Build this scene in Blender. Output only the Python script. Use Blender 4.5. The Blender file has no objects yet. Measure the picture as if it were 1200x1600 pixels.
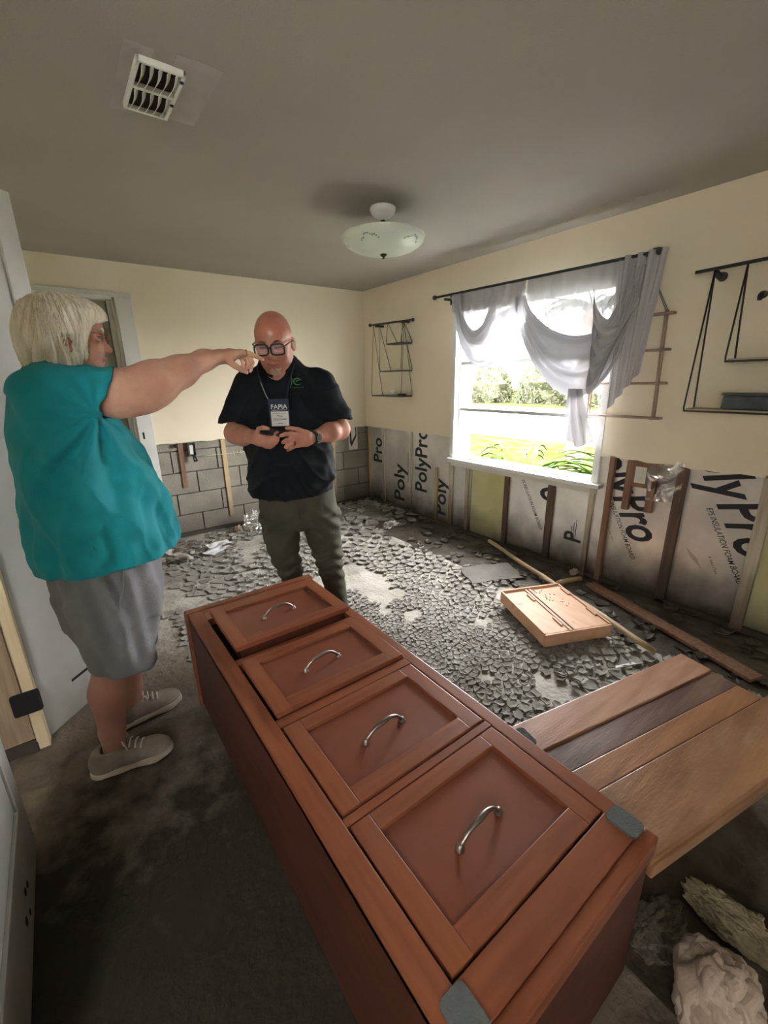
import bpy, bmesh, math, random
import numpy as np
from mathutils import Vector, Matrix, noise as mnoise
rnd = random.Random(7)
S = bpy.context.scene
COL = S.collection
PI = math.pi

# ------------------------------------------------------------------ camera
XR, YF, ZC, CUT = 3.045, 4.486, 2.44, 0.934
cam_d = bpy.data.cameras.new('camera'); cam = bpy.data.objects.new('camera', cam_d); COL.objects.link(cam)
cam_d.sensor_fit = 'VERTICAL'; cam_d.sensor_height = 36.0; cam_d.lens = 36.0 * 673.8 / 1600.0
cam_d.clip_start = 0.02; cam_d.clip_end = 200
_yaw, _pit, _rol = math.radians(36.342), math.radians(-17.092), math.radians(-0.972)
_f = Vector((math.sin(_yaw) * math.cos(_pit), math.cos(_yaw) * math.cos(_pit), math.sin(_pit)))
_r = Vector((math.cos(_yaw), -math.sin(_yaw), 0)); _u = _r.cross(_f)
_c, _s = math.cos(_rol), math.sin(_rol)
_R, _U = _c * _r + _s * _u, -_s * _r + _c * _u
cam.matrix_world = Matrix(((_R.x, _U.x, -_f.x, 0), (_R.y, _U.y, -_f.y, 0), (_R.z, _U.z, -_f.z, 1.483), (0, 0, 0, 1)))
S.camera = cam

# ------------------------------------------------------------------ light
S.view_settings.view_transform = 'Standard'; S.view_settings.look = 'None'
S.view_settings.gamma = 1.0; S.view_settings.use_curve_mapping = False
S.view_settings.exposure = 3.2
W = bpy.data.worlds.new('sky'); S.world = W; W.use_nodes = True
_bg = W.node_tree.nodes['Background']
_bg.inputs[0].default_value = (0.98, 0.98, 1.0, 1); _bg.inputs[1].default_value = 5.0
sun_d = bpy.data.lights.new('sun', 'SUN'); sun_d.energy = 6.0; sun_d.angle = 0.02; sun_d.color = (1, 0.95, 0.85)
sun = bpy.data.objects.new('sun', sun_d); COL.objects.link(sun)
sun.rotation_euler = (math.radians(38), 0, math.radians(-35))       # high sun from behind the house: lights the yard, not the room
def portal(name, loc, rot, sx, sy):
    d = bpy.data.lights.new(name, 'AREA'); d.shape = 'RECTANGLE'; d.size = sx; d.size_y = sy; d.cycles.is_portal = True
    o = bpy.data.objects.new(name, d); COL.objects.link(o); o.location = loc; o.rotation_euler = rot
portal('window_portal', (XR + 0.22, 2.275, 1.40), (0, PI / 2, 0), 1.36, 1.45)
portal('hall_window_portal', (-1.14, -1.12, 1.85), (PI / 2, 0, PI), 0.52, 0.7)

# ------------------------------------------------------------------ helpers
def put(o, parent=None, kind=None, label=None):
    COL.objects.link(o)
    if parent is not None:
        o.parent = parent
    if kind: o['kind'] = kind
    if label: o['label'] = label
    return o
def wloc(p):
    l = Vector((0, 0, 0))
    while p is not None:
        l += p.location; p = p.parent
    return l
def mesh(name, v, f, mat, parent=None, smooth=False, kind=None, label=None, loc=None, mats=None, fm=None):
    """one mesh object; v in world coordinates"""
    base = Vector(loc) if loc is not None else Vector((0, 0, 0))
    off = np.array(wloc(parent) + base)
    v = np.asarray(v, dtype=np.float64).reshape(-1, 3) - off
    me = bpy.data.meshes.new(name)
    me.from_pydata(v.tolist(), [], f if isinstance(f, list) else f.tolist())
    for m in (mats or [mat]): me.materials.append(m)
    if fm is not None: me.polygons.foreach_set('material_index', np.asarray(fm, dtype=np.int32))
    if smooth: me.polygons.foreach_set('use_smooth', np.ones(len(me.polygons), dtype=bool))
    me.update()
    o = bpy.data.objects.new(name, me)
    if loc is not None: o.location = base
    return put(o, parent, kind, label)
def thing(name, label, cat, loc, group=None):
    o = bpy.data.objects.new(name, None); o.empty_display_size = 0.05
    COL.objects.link(o); o.location = loc; o['label'] = label; o['category'] = cat
    if group: o['group'] = group
    return o
def tag(o, label, cat, group=None):
    o['label'] = label; o['category'] = cat
    if group: o['group'] = group
    return o
class B:
    """collects shapes into one mesh"""
    def __init__(s): s.v = []; s.f = []; s.m = []
    def add(s, v, f, m=0):
        n = len(s.v); s.v += [tuple(q) for q in v]; s.f += [[i + n for i in q] for q in f]; s.m += [m] * len(f); return s
    def box(s, a, b, M=None, m=0, bev=0.0):
        (x0, y0, z0), (x1, y1, z1) = a, b
        if x0 > x1: x0, x1 = x1, x0
        if y0 > y1: y0, y1 = y1, y0
        if z0 > z1: z0, z1 = z1, z0
        if bev > 0:
            bm = bmesh.new(); bmesh.ops.create_cube(bm, size=1)
            for q in bm.verts: q.co = Vector(((x0 + x1) / 2 + q.co.x * (x1 - x0), (y0 + y1) / 2 + q.co.y * (y1 - y0), (z0 + z1) / 2 + q.co.z * (z1 - z0)))
            bmesh.ops.bevel(bm, geom=bm.edges[:], offset=min(bev, (x1 - x0) * .4, (y1 - y0) * .4, (z1 - z0) * .4), segments=2, affect='EDGES', profile=0.6)
            bm.verts.index_update()
            v = [q.co.copy() for q in bm.verts]; f = [[q.index for q in k.verts] for k in bm.faces]; bm.free()
        else:
            v = [Vector(q) for q in ((x0, y0, z0), (x1, y0, z0), (x1, y1, z0), (x0, y1, z0), (x0, y0, z1), (x1, y0, z1), (x1, y1, z1), (x0, y1, z1))]
            f = [[3, 2, 1, 0], [4, 5, 6, 7], [0, 1, 5, 4], [1, 2, 6, 5], [2, 3, 7, 6], [3, 0, 4, 7]]
        if M is not None: v = [M @ q for q in v]
        return s.add(v, f, m)
    def tube(s, pts, r, n=10, m=0, cap=True, flat=1.0, closed=False):
        pts = [Vector(p) for p in pts]; N = len(pts)
        R = r if isinstance(r, (list, tuple)) else [r] * N
        v = []; up = Vector((0, 0, 1))
        for i, p in enumerate(pts):
            if closed: t = pts[(i + 1) % N] - pts[i - 1]
            else: t = pts[min(i + 1, N - 1)] - pts[max(i - 1, 0)]
            t.normalize()
            if i == 0:
                a = t.cross(up)
                if a.length < .1: a = t.cross(Vector((1, 0, 0)))
            else: a = a - t * a.dot(t)
            a.normalize(); b = t.cross(a)
            for k in range(n):
                w = 2 * PI * k / n
                v.append(p + a * math.cos(w) * R[i] + b * math.sin(w) * R[i] * flat)
        f = []
        for i in range(N if closed else N - 1):
            j = (i + 1) % N
            for k in range(n): f.append([i * n + k, i * n + (k + 1) % n, j * n + (k + 1) % n, j * n + k])
        if cap and not closed: f.append(list(range(n))[::-1]); f.append([(N - 1) * n + k for k in range(n)])
        return s.add(v, f, m)
    def lathe(s, prof, c, n=32, m=0):
        v = []; f = []
        for (r, z) in prof:
            for k in range(n):
                w = 2 * PI * k / n; v.append((c[0] + r * math.cos(w), c[1] + r * math.sin(w), c[2] + z))
        for i in range(len(prof) - 1):
            for k in range(n): f.append([i * n + k, i * n + (k + 1) % n, (i + 1) * n + (k + 1) % n, (i + 1) * n + k])
        return s.add(v, f, m)
    def prism(s, poly, a0, a1, axis=0, m=0):
        """polygon in the plane normal to axis, extruded a0..a1"""
        def P(q, a):
            return (a, q[0], q[1]) if axis == 0 else ((q[0], a, q[1]) if axis == 1 else (q[0], q[1], a))
        n = len(poly); v = [P(q, a0) for q in poly] + [P(q, a1) for q in poly]
        f = [list(range(n))[::-1], [n + i for i in range(n)]] + [[i, (i + 1) % n, n + (i + 1) % n, n + i] for i in range(n)]
        return s.add(v, f, m)
    def out(s, name, mat, parent=None, **k):
        if 'mats' in k: k['fm'] = s.m
        return mesh(name, s.v, s.f, mat, parent, **k)
def box(name, a, b, mat, parent=None, bev=0.0, M=None, **k): return B().box(a, b, M, 0, bev).out(name, mat, parent, **k)
def tube(name, pts, r, mat, parent=None, n=10, **k): return B().tube(pts, r, n).out(name, mat, parent, smooth=True, **k)

# ------------------------------------------------------------------ materials
def M(name, col, rough=0.6, metal=0.0, col2=None, ns=6.0, nd=4.0, stretch=(1, 1, 1), lo=0.35, hi=0.65, bump=0.0, bs=60.0, spec=0.5, alpha=1.0, sheen=0.0, sss=0.0, coat=0.0, rvar=0.0, bstretch=None):
    m = bpy.data.materials.new(name); m.use_nodes = True
    nt = m.node_tree; N = nt.nodes; L = nt.links; b = N['Principled BSDF']
    b.inputs['Roughness'].default_value = rough; b.inputs['Metallic'].default_value = metal
    b.inputs['Base Color'].default_value = (*col, 1); b.inputs['Specular IOR Level'].default_value = spec
    b.inputs['Alpha'].default_value = alpha; b.inputs['Sheen Weight'].default_value = sheen
    b.inputs['Coat Weight'].default_value = coat
    if sss: b.inputs['Subsurface Weight'].default_value = sss; b.inputs['Subsurface Scale'].default_value = 0.01
    tc = N.new('ShaderNodeTexCoord')
    def nz(scale, detail, st):
        mp = N.new('ShaderNodeMapping'); mp.inputs['Scale'].default_value = st; L.new(tc.outputs['Object'], mp.inputs[0])
        n = N.new('ShaderNodeTexNoise'); n.inputs['Scale'].default_value = scale; n.inputs['Detail'].default_value = detail
        L.new(mp.outputs[0], n.inputs['Vector']); return n
    if col2 is not None:
        n = nz(ns, nd, stretch); r = N.new('ShaderNodeValToRGB')
        r.color_ramp.elements[0].position = lo; r.color_ramp.elements[1].position = hi
        r.color_ramp.elements[0].color = (*col, 1); r.color_ramp.elements[1].color = (*col2, 1)
        L.new(n.outputs['Fac'], r.inputs[0]); L.new(r.outputs[0], b.inputs['Base Color'])
        if rvar:
            mr = N.new('ShaderNodeMapRange'); mr.inputs['To Min'].default_value = rough - rvar; mr.inputs['To Max'].default_value = rough + rvar
            mr.inputs['From Min'].default_value = .3; mr.inputs['From Max'].default_value = .7
            L.new(n.outputs['Fac'], mr.inputs['Value']); L.new(mr.outputs[0], b.inputs['Roughness'])
    if bump:
        n = nz(bs, 5.0, bstretch or stretch); bp = N.new('ShaderNodeBump'); bp.inputs['Strength'].default_value = bump; bp.inputs['Distance'].default_value = 0.01
        L.new(n.outputs['Fac'], bp.inputs['Height']); L.new(bp.outputs[0], b.inputs['Normal'])
    m['b'] = 1
    return m
def overlay(m, col, ns, lo, hi, stretch=(1, 1, 1), z=None, amount=1.0):
    """a second soft patch layer over a material's colour; z=(z0,z1): only below that object height (stain)"""
    nt = m.node_tree; N = nt.nodes; L = nt.links; b = N['Principled BSDF']; tc = [n for n in N if n.type == 'TEX_COORD'][0]
    mp = N.new('ShaderNodeMapping'); mp.inputs['Scale'].default_value = stretch; L.new(tc.outputs['Object'], mp.inputs[0])
    n = N.new('ShaderNodeTexNoise'); n.inputs['Scale'].default_value = ns; n.inputs['Detail'].default_value = 6; L.new(mp.outputs[0], n.inputs['Vector'])
    mr = N.new('ShaderNodeMapRange'); mr.inputs['From Min'].default_value = lo; mr.inputs['From Max'].default_value = hi; mr.inputs['To Max'].default_value = amount
    L.new(n.outputs['Fac'], mr.inputs['Value']); fac = mr.outputs[0]
    if z is not None:
        g = N.new('ShaderNodeNewGeometry'); sp = N.new('ShaderNodeSeparateXYZ'); L.new(g.outputs['Position'], sp.inputs[0])
        ad = N.new('ShaderNodeMath'); ad.operation = 'MULTIPLY_ADD'; L.new(n.outputs['Fac'], ad.inputs[0]); ad.inputs[1].default_value = -0.25; L.new(sp.outputs['Z'], ad.inputs[2])
        m2 = N.new('ShaderNodeMapRange'); m2.inputs['From Min'].default_value = z[1] - .12; m2.inputs['From Max'].default_value = z[0] - .12
        m2.inputs['To Max'].default_value = amount
        L.new(ad.outputs[0], m2.inputs['Value']); fac = m2.outputs[0]
    mx = N.new('ShaderNodeMix'); mx.data_type = 'RGBA'; L.new(fac, mx.inputs['Factor'])
    src = b.inputs['Base Color']
    if src.is_linked: L.new(src.links[0].from_socket, mx.inputs['A'])
    else: mx.inputs['A'].default_value = src.default_value[:]
    mx.inputs['B'].default_value = (*col, 1); L.new(mx.outputs['Result'], b.inputs['Base Color'])
    return m
mat = {}
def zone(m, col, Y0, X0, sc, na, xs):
    """blends in a second colour on the near left part and near edge of the floor"""
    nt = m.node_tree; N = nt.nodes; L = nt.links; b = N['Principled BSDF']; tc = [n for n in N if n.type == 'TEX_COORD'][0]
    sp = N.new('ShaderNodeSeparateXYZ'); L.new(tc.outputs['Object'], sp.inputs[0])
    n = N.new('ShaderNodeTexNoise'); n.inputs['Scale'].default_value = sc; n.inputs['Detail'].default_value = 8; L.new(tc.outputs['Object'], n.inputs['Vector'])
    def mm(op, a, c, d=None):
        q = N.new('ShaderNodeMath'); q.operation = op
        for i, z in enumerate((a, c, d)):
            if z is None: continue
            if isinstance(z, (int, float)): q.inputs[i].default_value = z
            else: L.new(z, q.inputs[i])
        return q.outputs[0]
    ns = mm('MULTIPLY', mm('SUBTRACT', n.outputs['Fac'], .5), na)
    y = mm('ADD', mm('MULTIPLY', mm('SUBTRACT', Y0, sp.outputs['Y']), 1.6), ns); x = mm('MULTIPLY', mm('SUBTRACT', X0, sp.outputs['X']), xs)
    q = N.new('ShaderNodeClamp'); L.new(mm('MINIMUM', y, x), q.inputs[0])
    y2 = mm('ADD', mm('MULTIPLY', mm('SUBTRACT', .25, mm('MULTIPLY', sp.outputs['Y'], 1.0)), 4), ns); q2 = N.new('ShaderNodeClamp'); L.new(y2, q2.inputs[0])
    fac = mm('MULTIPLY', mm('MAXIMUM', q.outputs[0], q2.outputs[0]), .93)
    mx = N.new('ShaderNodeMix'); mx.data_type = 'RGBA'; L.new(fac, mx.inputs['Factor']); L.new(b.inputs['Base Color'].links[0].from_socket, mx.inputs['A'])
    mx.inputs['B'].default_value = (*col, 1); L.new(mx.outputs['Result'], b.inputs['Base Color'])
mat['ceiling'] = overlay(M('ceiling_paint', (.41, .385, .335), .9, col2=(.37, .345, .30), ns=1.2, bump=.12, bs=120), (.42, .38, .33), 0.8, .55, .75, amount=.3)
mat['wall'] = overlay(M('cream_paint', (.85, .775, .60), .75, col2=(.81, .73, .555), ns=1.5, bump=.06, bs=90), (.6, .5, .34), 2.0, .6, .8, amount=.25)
mat['wallcut'] = M('gypsum_edge', (.55, .52, .47), .95, col2=(.3, .27, .22), ns=20, bump=.3)
mat['white'] = M('white_paint', (.72, .72, .68), .45, col2=(.63, .63, .58), ns=4, bump=.03)
mat['doorpaint'] = overlay(M('door_paint', (.60, .60, .57), .42, col2=(.52, .52, .49), ns=2.5, bump=.03), (.20, .19, .14), 7, .45, .65, z=(.0, .28), amount=.7)
mat['window'] = M('window_enamel', (.74, .75, .72), .4)
mat['rawwood'] = M('raw_pine', (.40, .31, .20), .8, col2=(.30, .22, .14), ns=4, stretch=(14, 14, 1), bump=.15, bs=40)
mat['strip'] = overlay(M('furring_pine', (.62, .47, .27), .75, col2=(.50, .36, .2), ns=4, stretch=(12, 12, 1), bump=.15, bs=40), (.12, .10, .07), 5, 0, 1, z=(.05, .35))
mat['darkstrip'] = overlay(M('damp_stud', (.16, .10, .07), .75, col2=(.10, .06, .04), ns=4, stretch=(12, 12, 1), bump=.25, bs=40), (.05, .04, .03), 5, 0, 1, z=(.05, .4))
mat['redstrip'] = M('treated_strip', (.30, .17, .11), .8, col2=(.20, .11, .07), ns=4, stretch=(12, 12, 1), bump=.2, bs=40)
mat['greystud'] = overlay(M('weathered_stud', (.58, .53, .43), .75, col2=(.40, .34, .26), ns=3, stretch=(10, 10, 1), bump=.25, bs=40), (.12, .085, .06), 5, 0, 1, z=(.05, .45))
mat['palestrip'] = M('pale_jamb', (.80, .68, .44), .7, col2=(.70, .57, .35), ns=4, stretch=(12, 12, 1), bump=.1)
mat['cmu'] = overlay(M('concrete_block', (.34, .315, .255), .92, col2=(.26, .24, .195), ns=5, bump=.5, bs=70), (.15, .13, .1), 3, 0, 1, z=(.0, .4))
mat['mortar'] = M('mortar', (.17, .155, .13), .95, bump=.4)
mat['foil'] = overlay(M('foil_facing', (.88, .85, .82), .38, .75, col2=(.64, .62, .6), ns=3, bump=.05, bs=14, rvar=.04), (.13, .11, .085), 6, 0, 1, z=(.02, .34))
mat['foiltext'] = M('black_foil_print', (.015, .018, .02), .5)
mat['yellowboard'] = overlay(M('yellow_foam_board', (.62, .60, .34), .7, col2=(.54, .50, .26), ns=4, bump=.1), (.12, .11, .07), 5, 0, 1, z=(.02, .3))
mat['silt'] = overlay(M('dry_silt', (.50, .475, .42), .85, col2=(.34, .315, .265), ns=3.2, nd=8, bump=1.0, bs=34, spec=.2), (.20, .175, .14), 1.6, .52, .66, amount=.75)
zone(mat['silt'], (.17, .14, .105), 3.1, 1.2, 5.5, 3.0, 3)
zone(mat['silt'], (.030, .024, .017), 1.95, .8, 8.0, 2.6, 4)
mat['flake'] = overlay(M('mud_flake', (.33, .315, .28), .75, spec=.2, col2=(.23, .215, .185), ns=7, bump=.35, bs=45), (.13, .11, .085), 1.3, .54, .66, amount=.7)
mat['wetflake'] = M('damp_flake', (.11, .095, .075), .35, col2=(.05, .042, .032), ns=9, bump=.4, bs=45)
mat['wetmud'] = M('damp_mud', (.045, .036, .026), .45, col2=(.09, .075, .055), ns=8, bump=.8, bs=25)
mat['cherry'] = overlay(M('cherry_wood', (.285, .095, .044), .36, col2=(.205, .062, .028), ns=3, stretch=(9, 1, 9), bump=.04, bs=30, coat=.06, spec=.4, rvar=.05), (.33, .19, .14), 4, .5, .8, amount=.15)
mat['cherryx'] = overlay(M('cherry_wood_cross', (.275, .092, .044), .36, col2=(.20, .06, .028), ns=3, stretch=(1, 9, 9), bump=.04, bs=30, coat=.06, spec=.4, rvar=.05), (.33, .19, .14), 4, .5, .8, amount=.15)
mat['cherrypanel'] = overlay(M('cherry_panel', (.225, .074, .042), .36, col2=(.18, .056, .032), ns=2.5, bump=.03, bs=30, coat=.05, spec=.4, rvar=.05), (.36, .2, .17), 3, .5, .8, amount=.25)
mat['cherryside'] = M('cherry_side', (.085, .022, .010), .55, col2=(.05, .013, .007), ns=3, stretch=(9, 1, 9), bump=.05)  # darker copy of the cherry, with the sides' shade put into the colour
mat['gap'] = M('dark_recess', (.03, .012, .008), .9)
mat['pull'] = M('antique_nickel', (.36, .33, .30), .33, .95, col2=(.25, .23, .21), ns=20)
mat['pad'] = M('grey_felt', (.11, .125, .125), .95, bump=.4, bs=200)
_st = (1.2, 12, 8)
mat['plank1'] = overlay(M('plank_pale', (.46, .245, .15), .42, col2=(.36, .18, .10), ns=3, stretch=_st, bump=.1, bs=20, coat=.2), (.55, .38, .30), 3, .5, .75, stretch=(1, 4, 4), amount=.6)
mat['plank2'] = overlay(M('plank_greyed', (.19, .115, .09), .4, col2=(.11, .065, .055), ns=3, stretch=_st, bump=.15, bs=20, coat=.3), (.28, .22, .21), 3, .5, .7, stretch=(1, 6, 6), amount=.7)
mat['plank3'] = M('plank_brown', (.38, .185, .085), .45, col2=(.27, .125, .055), ns=3, stretch=_st, bump=.1, bs=20, coat=.15)
mat['plank4'] = overlay(M('plank_wide', (.36, .19, .095), .45, col2=(.22, .105, .05), ns=2.2, nd=8, stretch=(1.5, 6, 6), bump=.15, bs=18, coat=.15), (.46, .31, .2), 3, .55, .75, stretch=(1, 6, 6), amount=.5)
mat['boxwood'] = overlay(M('drawer_ply', (.68, .42, .26), .6, col2=(.60, .35, .21), ns=3, stretch=(6, 1.5, 6), bump=.06), (.16, .12, .09), 9, .66, .72, amount=.7)
mat['boxwood2'] = M('drawer_rail', (.62, .40, .27), .55, col2=(.52, .32, .2), ns=3, bump=.05)
mat['pole'] = M('pole_pine', (.60, .46, .28), .6, col2=(.42, .31, .19), ns=3, stretch=(2, 2, 2), bump=.1)
mat['blackmetal'] = M('black_iron', (.035, .04, .042), .5, .3, bump=.1)
mat['greymetal'] = M('dark_pewter_wire', (.07, .065, .055), .5, .4)
mat['shelfwood'] = M('shelf_board', (.48, .40, .29), .55, col2=(.36, .29, .2), ns=4, stretch=(10, 1, 10))
mat['ladderwood'] = M('ladder_dowel', (.42, .31, .24), .7, col2=(.33, .24, .18), ns=5)
mat['rope'] = M('jute_cord', (.30, .28, .23), .9, bump=.5, bs=200)
mat['ceramic'] = M('white_ceramic', (.8, .8, .76), .25)
mat['paper'] = M('paper', (.80, .80, .82), .8, bump=.2, bs=18)
mat['dirtypaper'] = M('muddy_paper', (.50, .47, .42), .6, col2=(.12, .10, .08), ns=9, lo=.42, hi=.56, bump=.5)
mat['bagpaper'] = M('crumpled_fabric', (.50, .42, .36), .85, col2=(.40, .33, .28), ns=8, bump=.4, bs=30)
mat['fibre'] = M('wet_insulation', (.32, .28, .19), .95, col2=(.18, .15, .1), ns=14, bump=1.0, bs=60)
mat['rubber'] = M('black_rubber', (.010, .010, .012), .8)
mat['tile'] = M('muddy_board', (.15, .13, .105), .7, col2=(.09, .08, .06), ns=5, bump=.3)
mat['tanboard'] = M('tan_board', (.38, .30, .2), .7, col2=(.24, .18, .12), ns=5, bump=.2)
mat['steel'] = M('bright_metal_trim', (.7, .68, .62), .25, 1.0)
mat['elecbox'] = M('galvanised_box', (.25, .25, .24), .4, .8)
mat['plate'] = M('ivory_plastic', (.75, .73, .66), .4)
mat['cable'] = M('yellow_cable', (.62, .58, .30), .5)
mat['ventw'] = M('vent_enamel', (.78, .78, .70), .45)
mat['dust'] = M('dust_stain', (.46, .43, .385), .95, col2=(.40, .37, .33), ns=8)
mat['black'] = M('black_plastic', (.012, .012, .014), .35)
mat['brass'] = M('bronze_finial', (.06, .045, .03), .45, .8)
def clear(name, col, rough, alpha_mix, trans=True):
    m = bpy.data.materials.new(name); m.use_nodes = True; nt = m.node_tree; N = nt.nodes; L = nt.links
    N.remove(N['Principled BSDF']); o = N['Material Output']
    t = N.new('ShaderNodeBsdfTransparent'); mx = N.new('ShaderNodeMixShader'); mx.inputs[0].default_value = alpha_mix
    g = N.new('ShaderNodeBsdfGlossy'); g.inputs['Roughness'].default_value = rough; g.inputs['Color'].default_value = (*col, 1)
    L.new(t.outputs[0], mx.inputs[1]); L.new(g.outputs[0], mx.inputs[2]); L.new(mx.outputs[0], o.inputs[0]); return m
mat['glass'] = clear('window_glass', (1, 1, 1), .02, .05)
mat['lens'] = clear('spectacle_lens', (.9, .9, .95), .05, .14)
mat['plastic'] = clear('clear_plastic', (.95, .95, .95), .15, .42)
def sheer(name, op, dv):
    m = bpy.data.materials.new(name); m.use_nodes = True; nt = m.node_tree; N = nt.nodes; L = nt.links
    N.remove(N['Principled BSDF']); o = N['Material Output']
    d = N.new('ShaderNodeBsdfDiffuse'); d.inputs[0].default_value = (.86, .86, .90, 1)
    tl = N.new('ShaderNodeBsdfTranslucent'); tl.inputs[0].default_value = (.085, .085, .095, 1)
    a = N.new('ShaderNodeMixShader'); a.inputs[0].default_value = .45; L.new(d.outputs[0], a.inputs[1]); L.new(tl.outputs[0], a.inputs[2])
    t = N.new('ShaderNodeBsdfTransparent'); mx = N.new('ShaderNodeMixShader')
    tc = N.new('ShaderNodeTexCoord'); nz = N.new('ShaderNodeTexNoise'); nz.inputs['Scale'].default_value = 9
    L.new(tc.outputs['Object'], nz.inputs['Vector'])
    mr = N.new('ShaderNodeMapRange'); mr.inputs['To Min'].default_value = op - dv; mr.inputs['To Max'].default_value = min(1, op + dv); L.new(nz.outputs['Fac'], mr.inputs['Value'])
    L.new(mr.outputs[0], mx.inputs[0]); L.new(t.outputs[0], mx.inputs[1]); L.new(a.outputs[0], mx.inputs[2]); L.new(mx.outputs[0], o.inputs[0]); return m
mat['sheer'] = sheer('sheer_voile', .90, .05); mat['sheer2'] = sheer('sheer_voile_layers', .985, .012)
mat['bowl'] = M('alabaster_glass', (.70, .76, .66), .3, col2=(.62, .68, .58), ns=5, sss=.2)
mat['leafmotif'] = M('leaf_motif_glaze', (.20, .23, .15), .4, col2=(.30, .33, .24), ns=30)

# ------------------------------------------------------------------ setting: shell
def nrand(x, y, z=0.0): return mnoise.noise(Vector((x, y, z)))
floor_n = 130
def grid(name, x0, x1, y0, y1, nx, ny, hf, mat_, **k):
    xs = np.linspace(x0, x1, nx); ys = np.linspace(y0, y1, ny)
    v = [(x, y, hf(x, y)) for x in xs for y in ys]
    f = [[i * ny + j, (i + 1) * ny + j, (i + 1) * ny + j + 1, i * ny + j + 1] for i in range(nx - 1) for j in range(ny - 1)]
    return mesh(name, v, f, mat_, **k)
def floor_h(x, y):
    h = 0.006 * nrand(x * 2.3, y * 2.3) + 0.004 * nrand(x * 9, y * 9, 3) + .002 * nrand(x * 30, y * 30, 5)
    return h - 0.008
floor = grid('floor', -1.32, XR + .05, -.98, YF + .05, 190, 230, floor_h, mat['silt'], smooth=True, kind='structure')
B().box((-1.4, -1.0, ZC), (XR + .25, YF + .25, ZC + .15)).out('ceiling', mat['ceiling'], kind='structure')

def jag(a0, a1, z, n, amp, seed):
    r = random.Random(seed); return [(a0 + (a1 - a0) * i / n, z + r.uniform(-amp, amp)) for i in range(n + 1)]
# far wall: drywall above the flood cut, concrete blocks and furring below
DR, DL = 0.56, -0.24            # doorway in the far wall
b = B()
b.prism(jag(.66, XR + .01, CUT, 40, .006, 1) + [(XR + .01, ZC), (.66, ZC)], YF, YF + .014, 1)
b.prism([(-1.35, 2.185), (.66, 2.185), (.66, ZC), (-1.35, ZC)], YF, YF + .014, 1)
b.box((-1.35, YF, 0), (DL - .1, YF + .014, 2.185))
wf = b.out('wall_far', mat['wall'], kind='structure')
box('wall_core', (.66, YF + .06, -.02), (XR + .2, YF + .25, ZC), mat['mortar'], wf)
row = 0; zz = 0.0; BH, BL = .2134, .427
while zz < CUT + .1:
    x = .66 - (0 if row % 2 else BL / 2) + .14
    x0 = .66
    while x0 < XR + .15:
        x1 = min(x if x > x0 + .03 else x + BL, XR + .17)
        j = rnd.uniform(-.003, .003)
        box('concrete_block', (x0 + .005, YF + .035 + j, zz + .005), (x1 - .005, YF + .16, zz + BH - .005), mat['cmu'], wf, bev=.004)
        x0 = x1; x = x0 + BL
    zz += BH; row += 1
for x, z0, z1, w, mt, ln in ((1.305, .12, .93, .044, 'strip', -.006), (.885, .49, .93, .045, 'redstrip', .012), (2.575, .13, .93, .044, 'strip', .01)):
    Mx = Matrix.Translation((x, YF + .018, 0)) @ Matrix.Rotation(ln, 4, 'Y')
    box('furring_strip', (-w / 2, 0, z0), (w / 2, .018, z1), mat[mt], wf, bev=.002, M=Mx)
mark = B()
for i in range(5):      # chalk scrawl on the blocks
    mark.tube([(1.40 + i * .035, YF + .031, .80), (1.405 + i * .035, YF + .031, .76 + .02 * (i % 2))], .003, 5)
mark.out('chalk_mark', mat['plate'], wf)

# right wall: drywall round the window, foil foam boards and studs below
WY0, WY1, WZ0, WZ1 = 1.555, 3.0, .735, 2.10
b = B()
b.prism(jag(WY1 + .02, YF, CUT, 24, .005, 3) + [(YF, ZC), (WY1 + .02, ZC)], XR, XR + .014, 0)
b.prism(jag(-.98, WY0 - .02, CUT, 40, .008, 4) + [(WY0 - .02, ZC), (-.98, ZC)], XR, XR + .014, 0)
b.prism([(WY0 - .02, WZ1 + .02), (WY1 + .02, WZ1 + .02), (WY1 + .02, ZC), (WY0 - .02, ZC)], XR, XR + .014, 0)
wr = b.out('wall_right', mat['wall'], kind='structure')
b = B()
b.box((XR + .06, WY1, -.02), (XR + .24, YF + .2, ZC)); b.box((XR + .06, -1, -.02), (XR + .24, WY0, ZC))
b.box((XR + .06, WY0, -.02), (XR + .24, WY1, WZ0 - .01)); b.box((XR + .06, WY0, WZ1), (XR + .24, WY1, ZC))
b.out('wall_core', mat['mortar'], wr)
FX = XR + .036
def foam(y0, y1, m='foil', z1=.98):
    return box('foam_board', (FX, y0 + .004, .0), (FX + .02, y1 - .004, z1), mat[m], wr, bev=.001)
zt = .66
for y0, y1, m, z1 in ((4.15, 4.47, 'foil', .98), (3.65, 4.15, 'foil', .98), (3.02, 3.65, 'foil', .98), (2.76, 3.02, 'foil', zt), (2.33, 2.76, 'yellowboard', zt), (1.90, 2.33, 'foil', zt), (1.50, 1.90, 'foil', zt), (1.01, 1.50, 'foil', .98), (.58, 1.01, 'foil', .98), (.05, .58, 'yellowboard', .98), (-.95, .05, 'foil', .98)):
    foam(y0, y1, m, z1)
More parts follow.
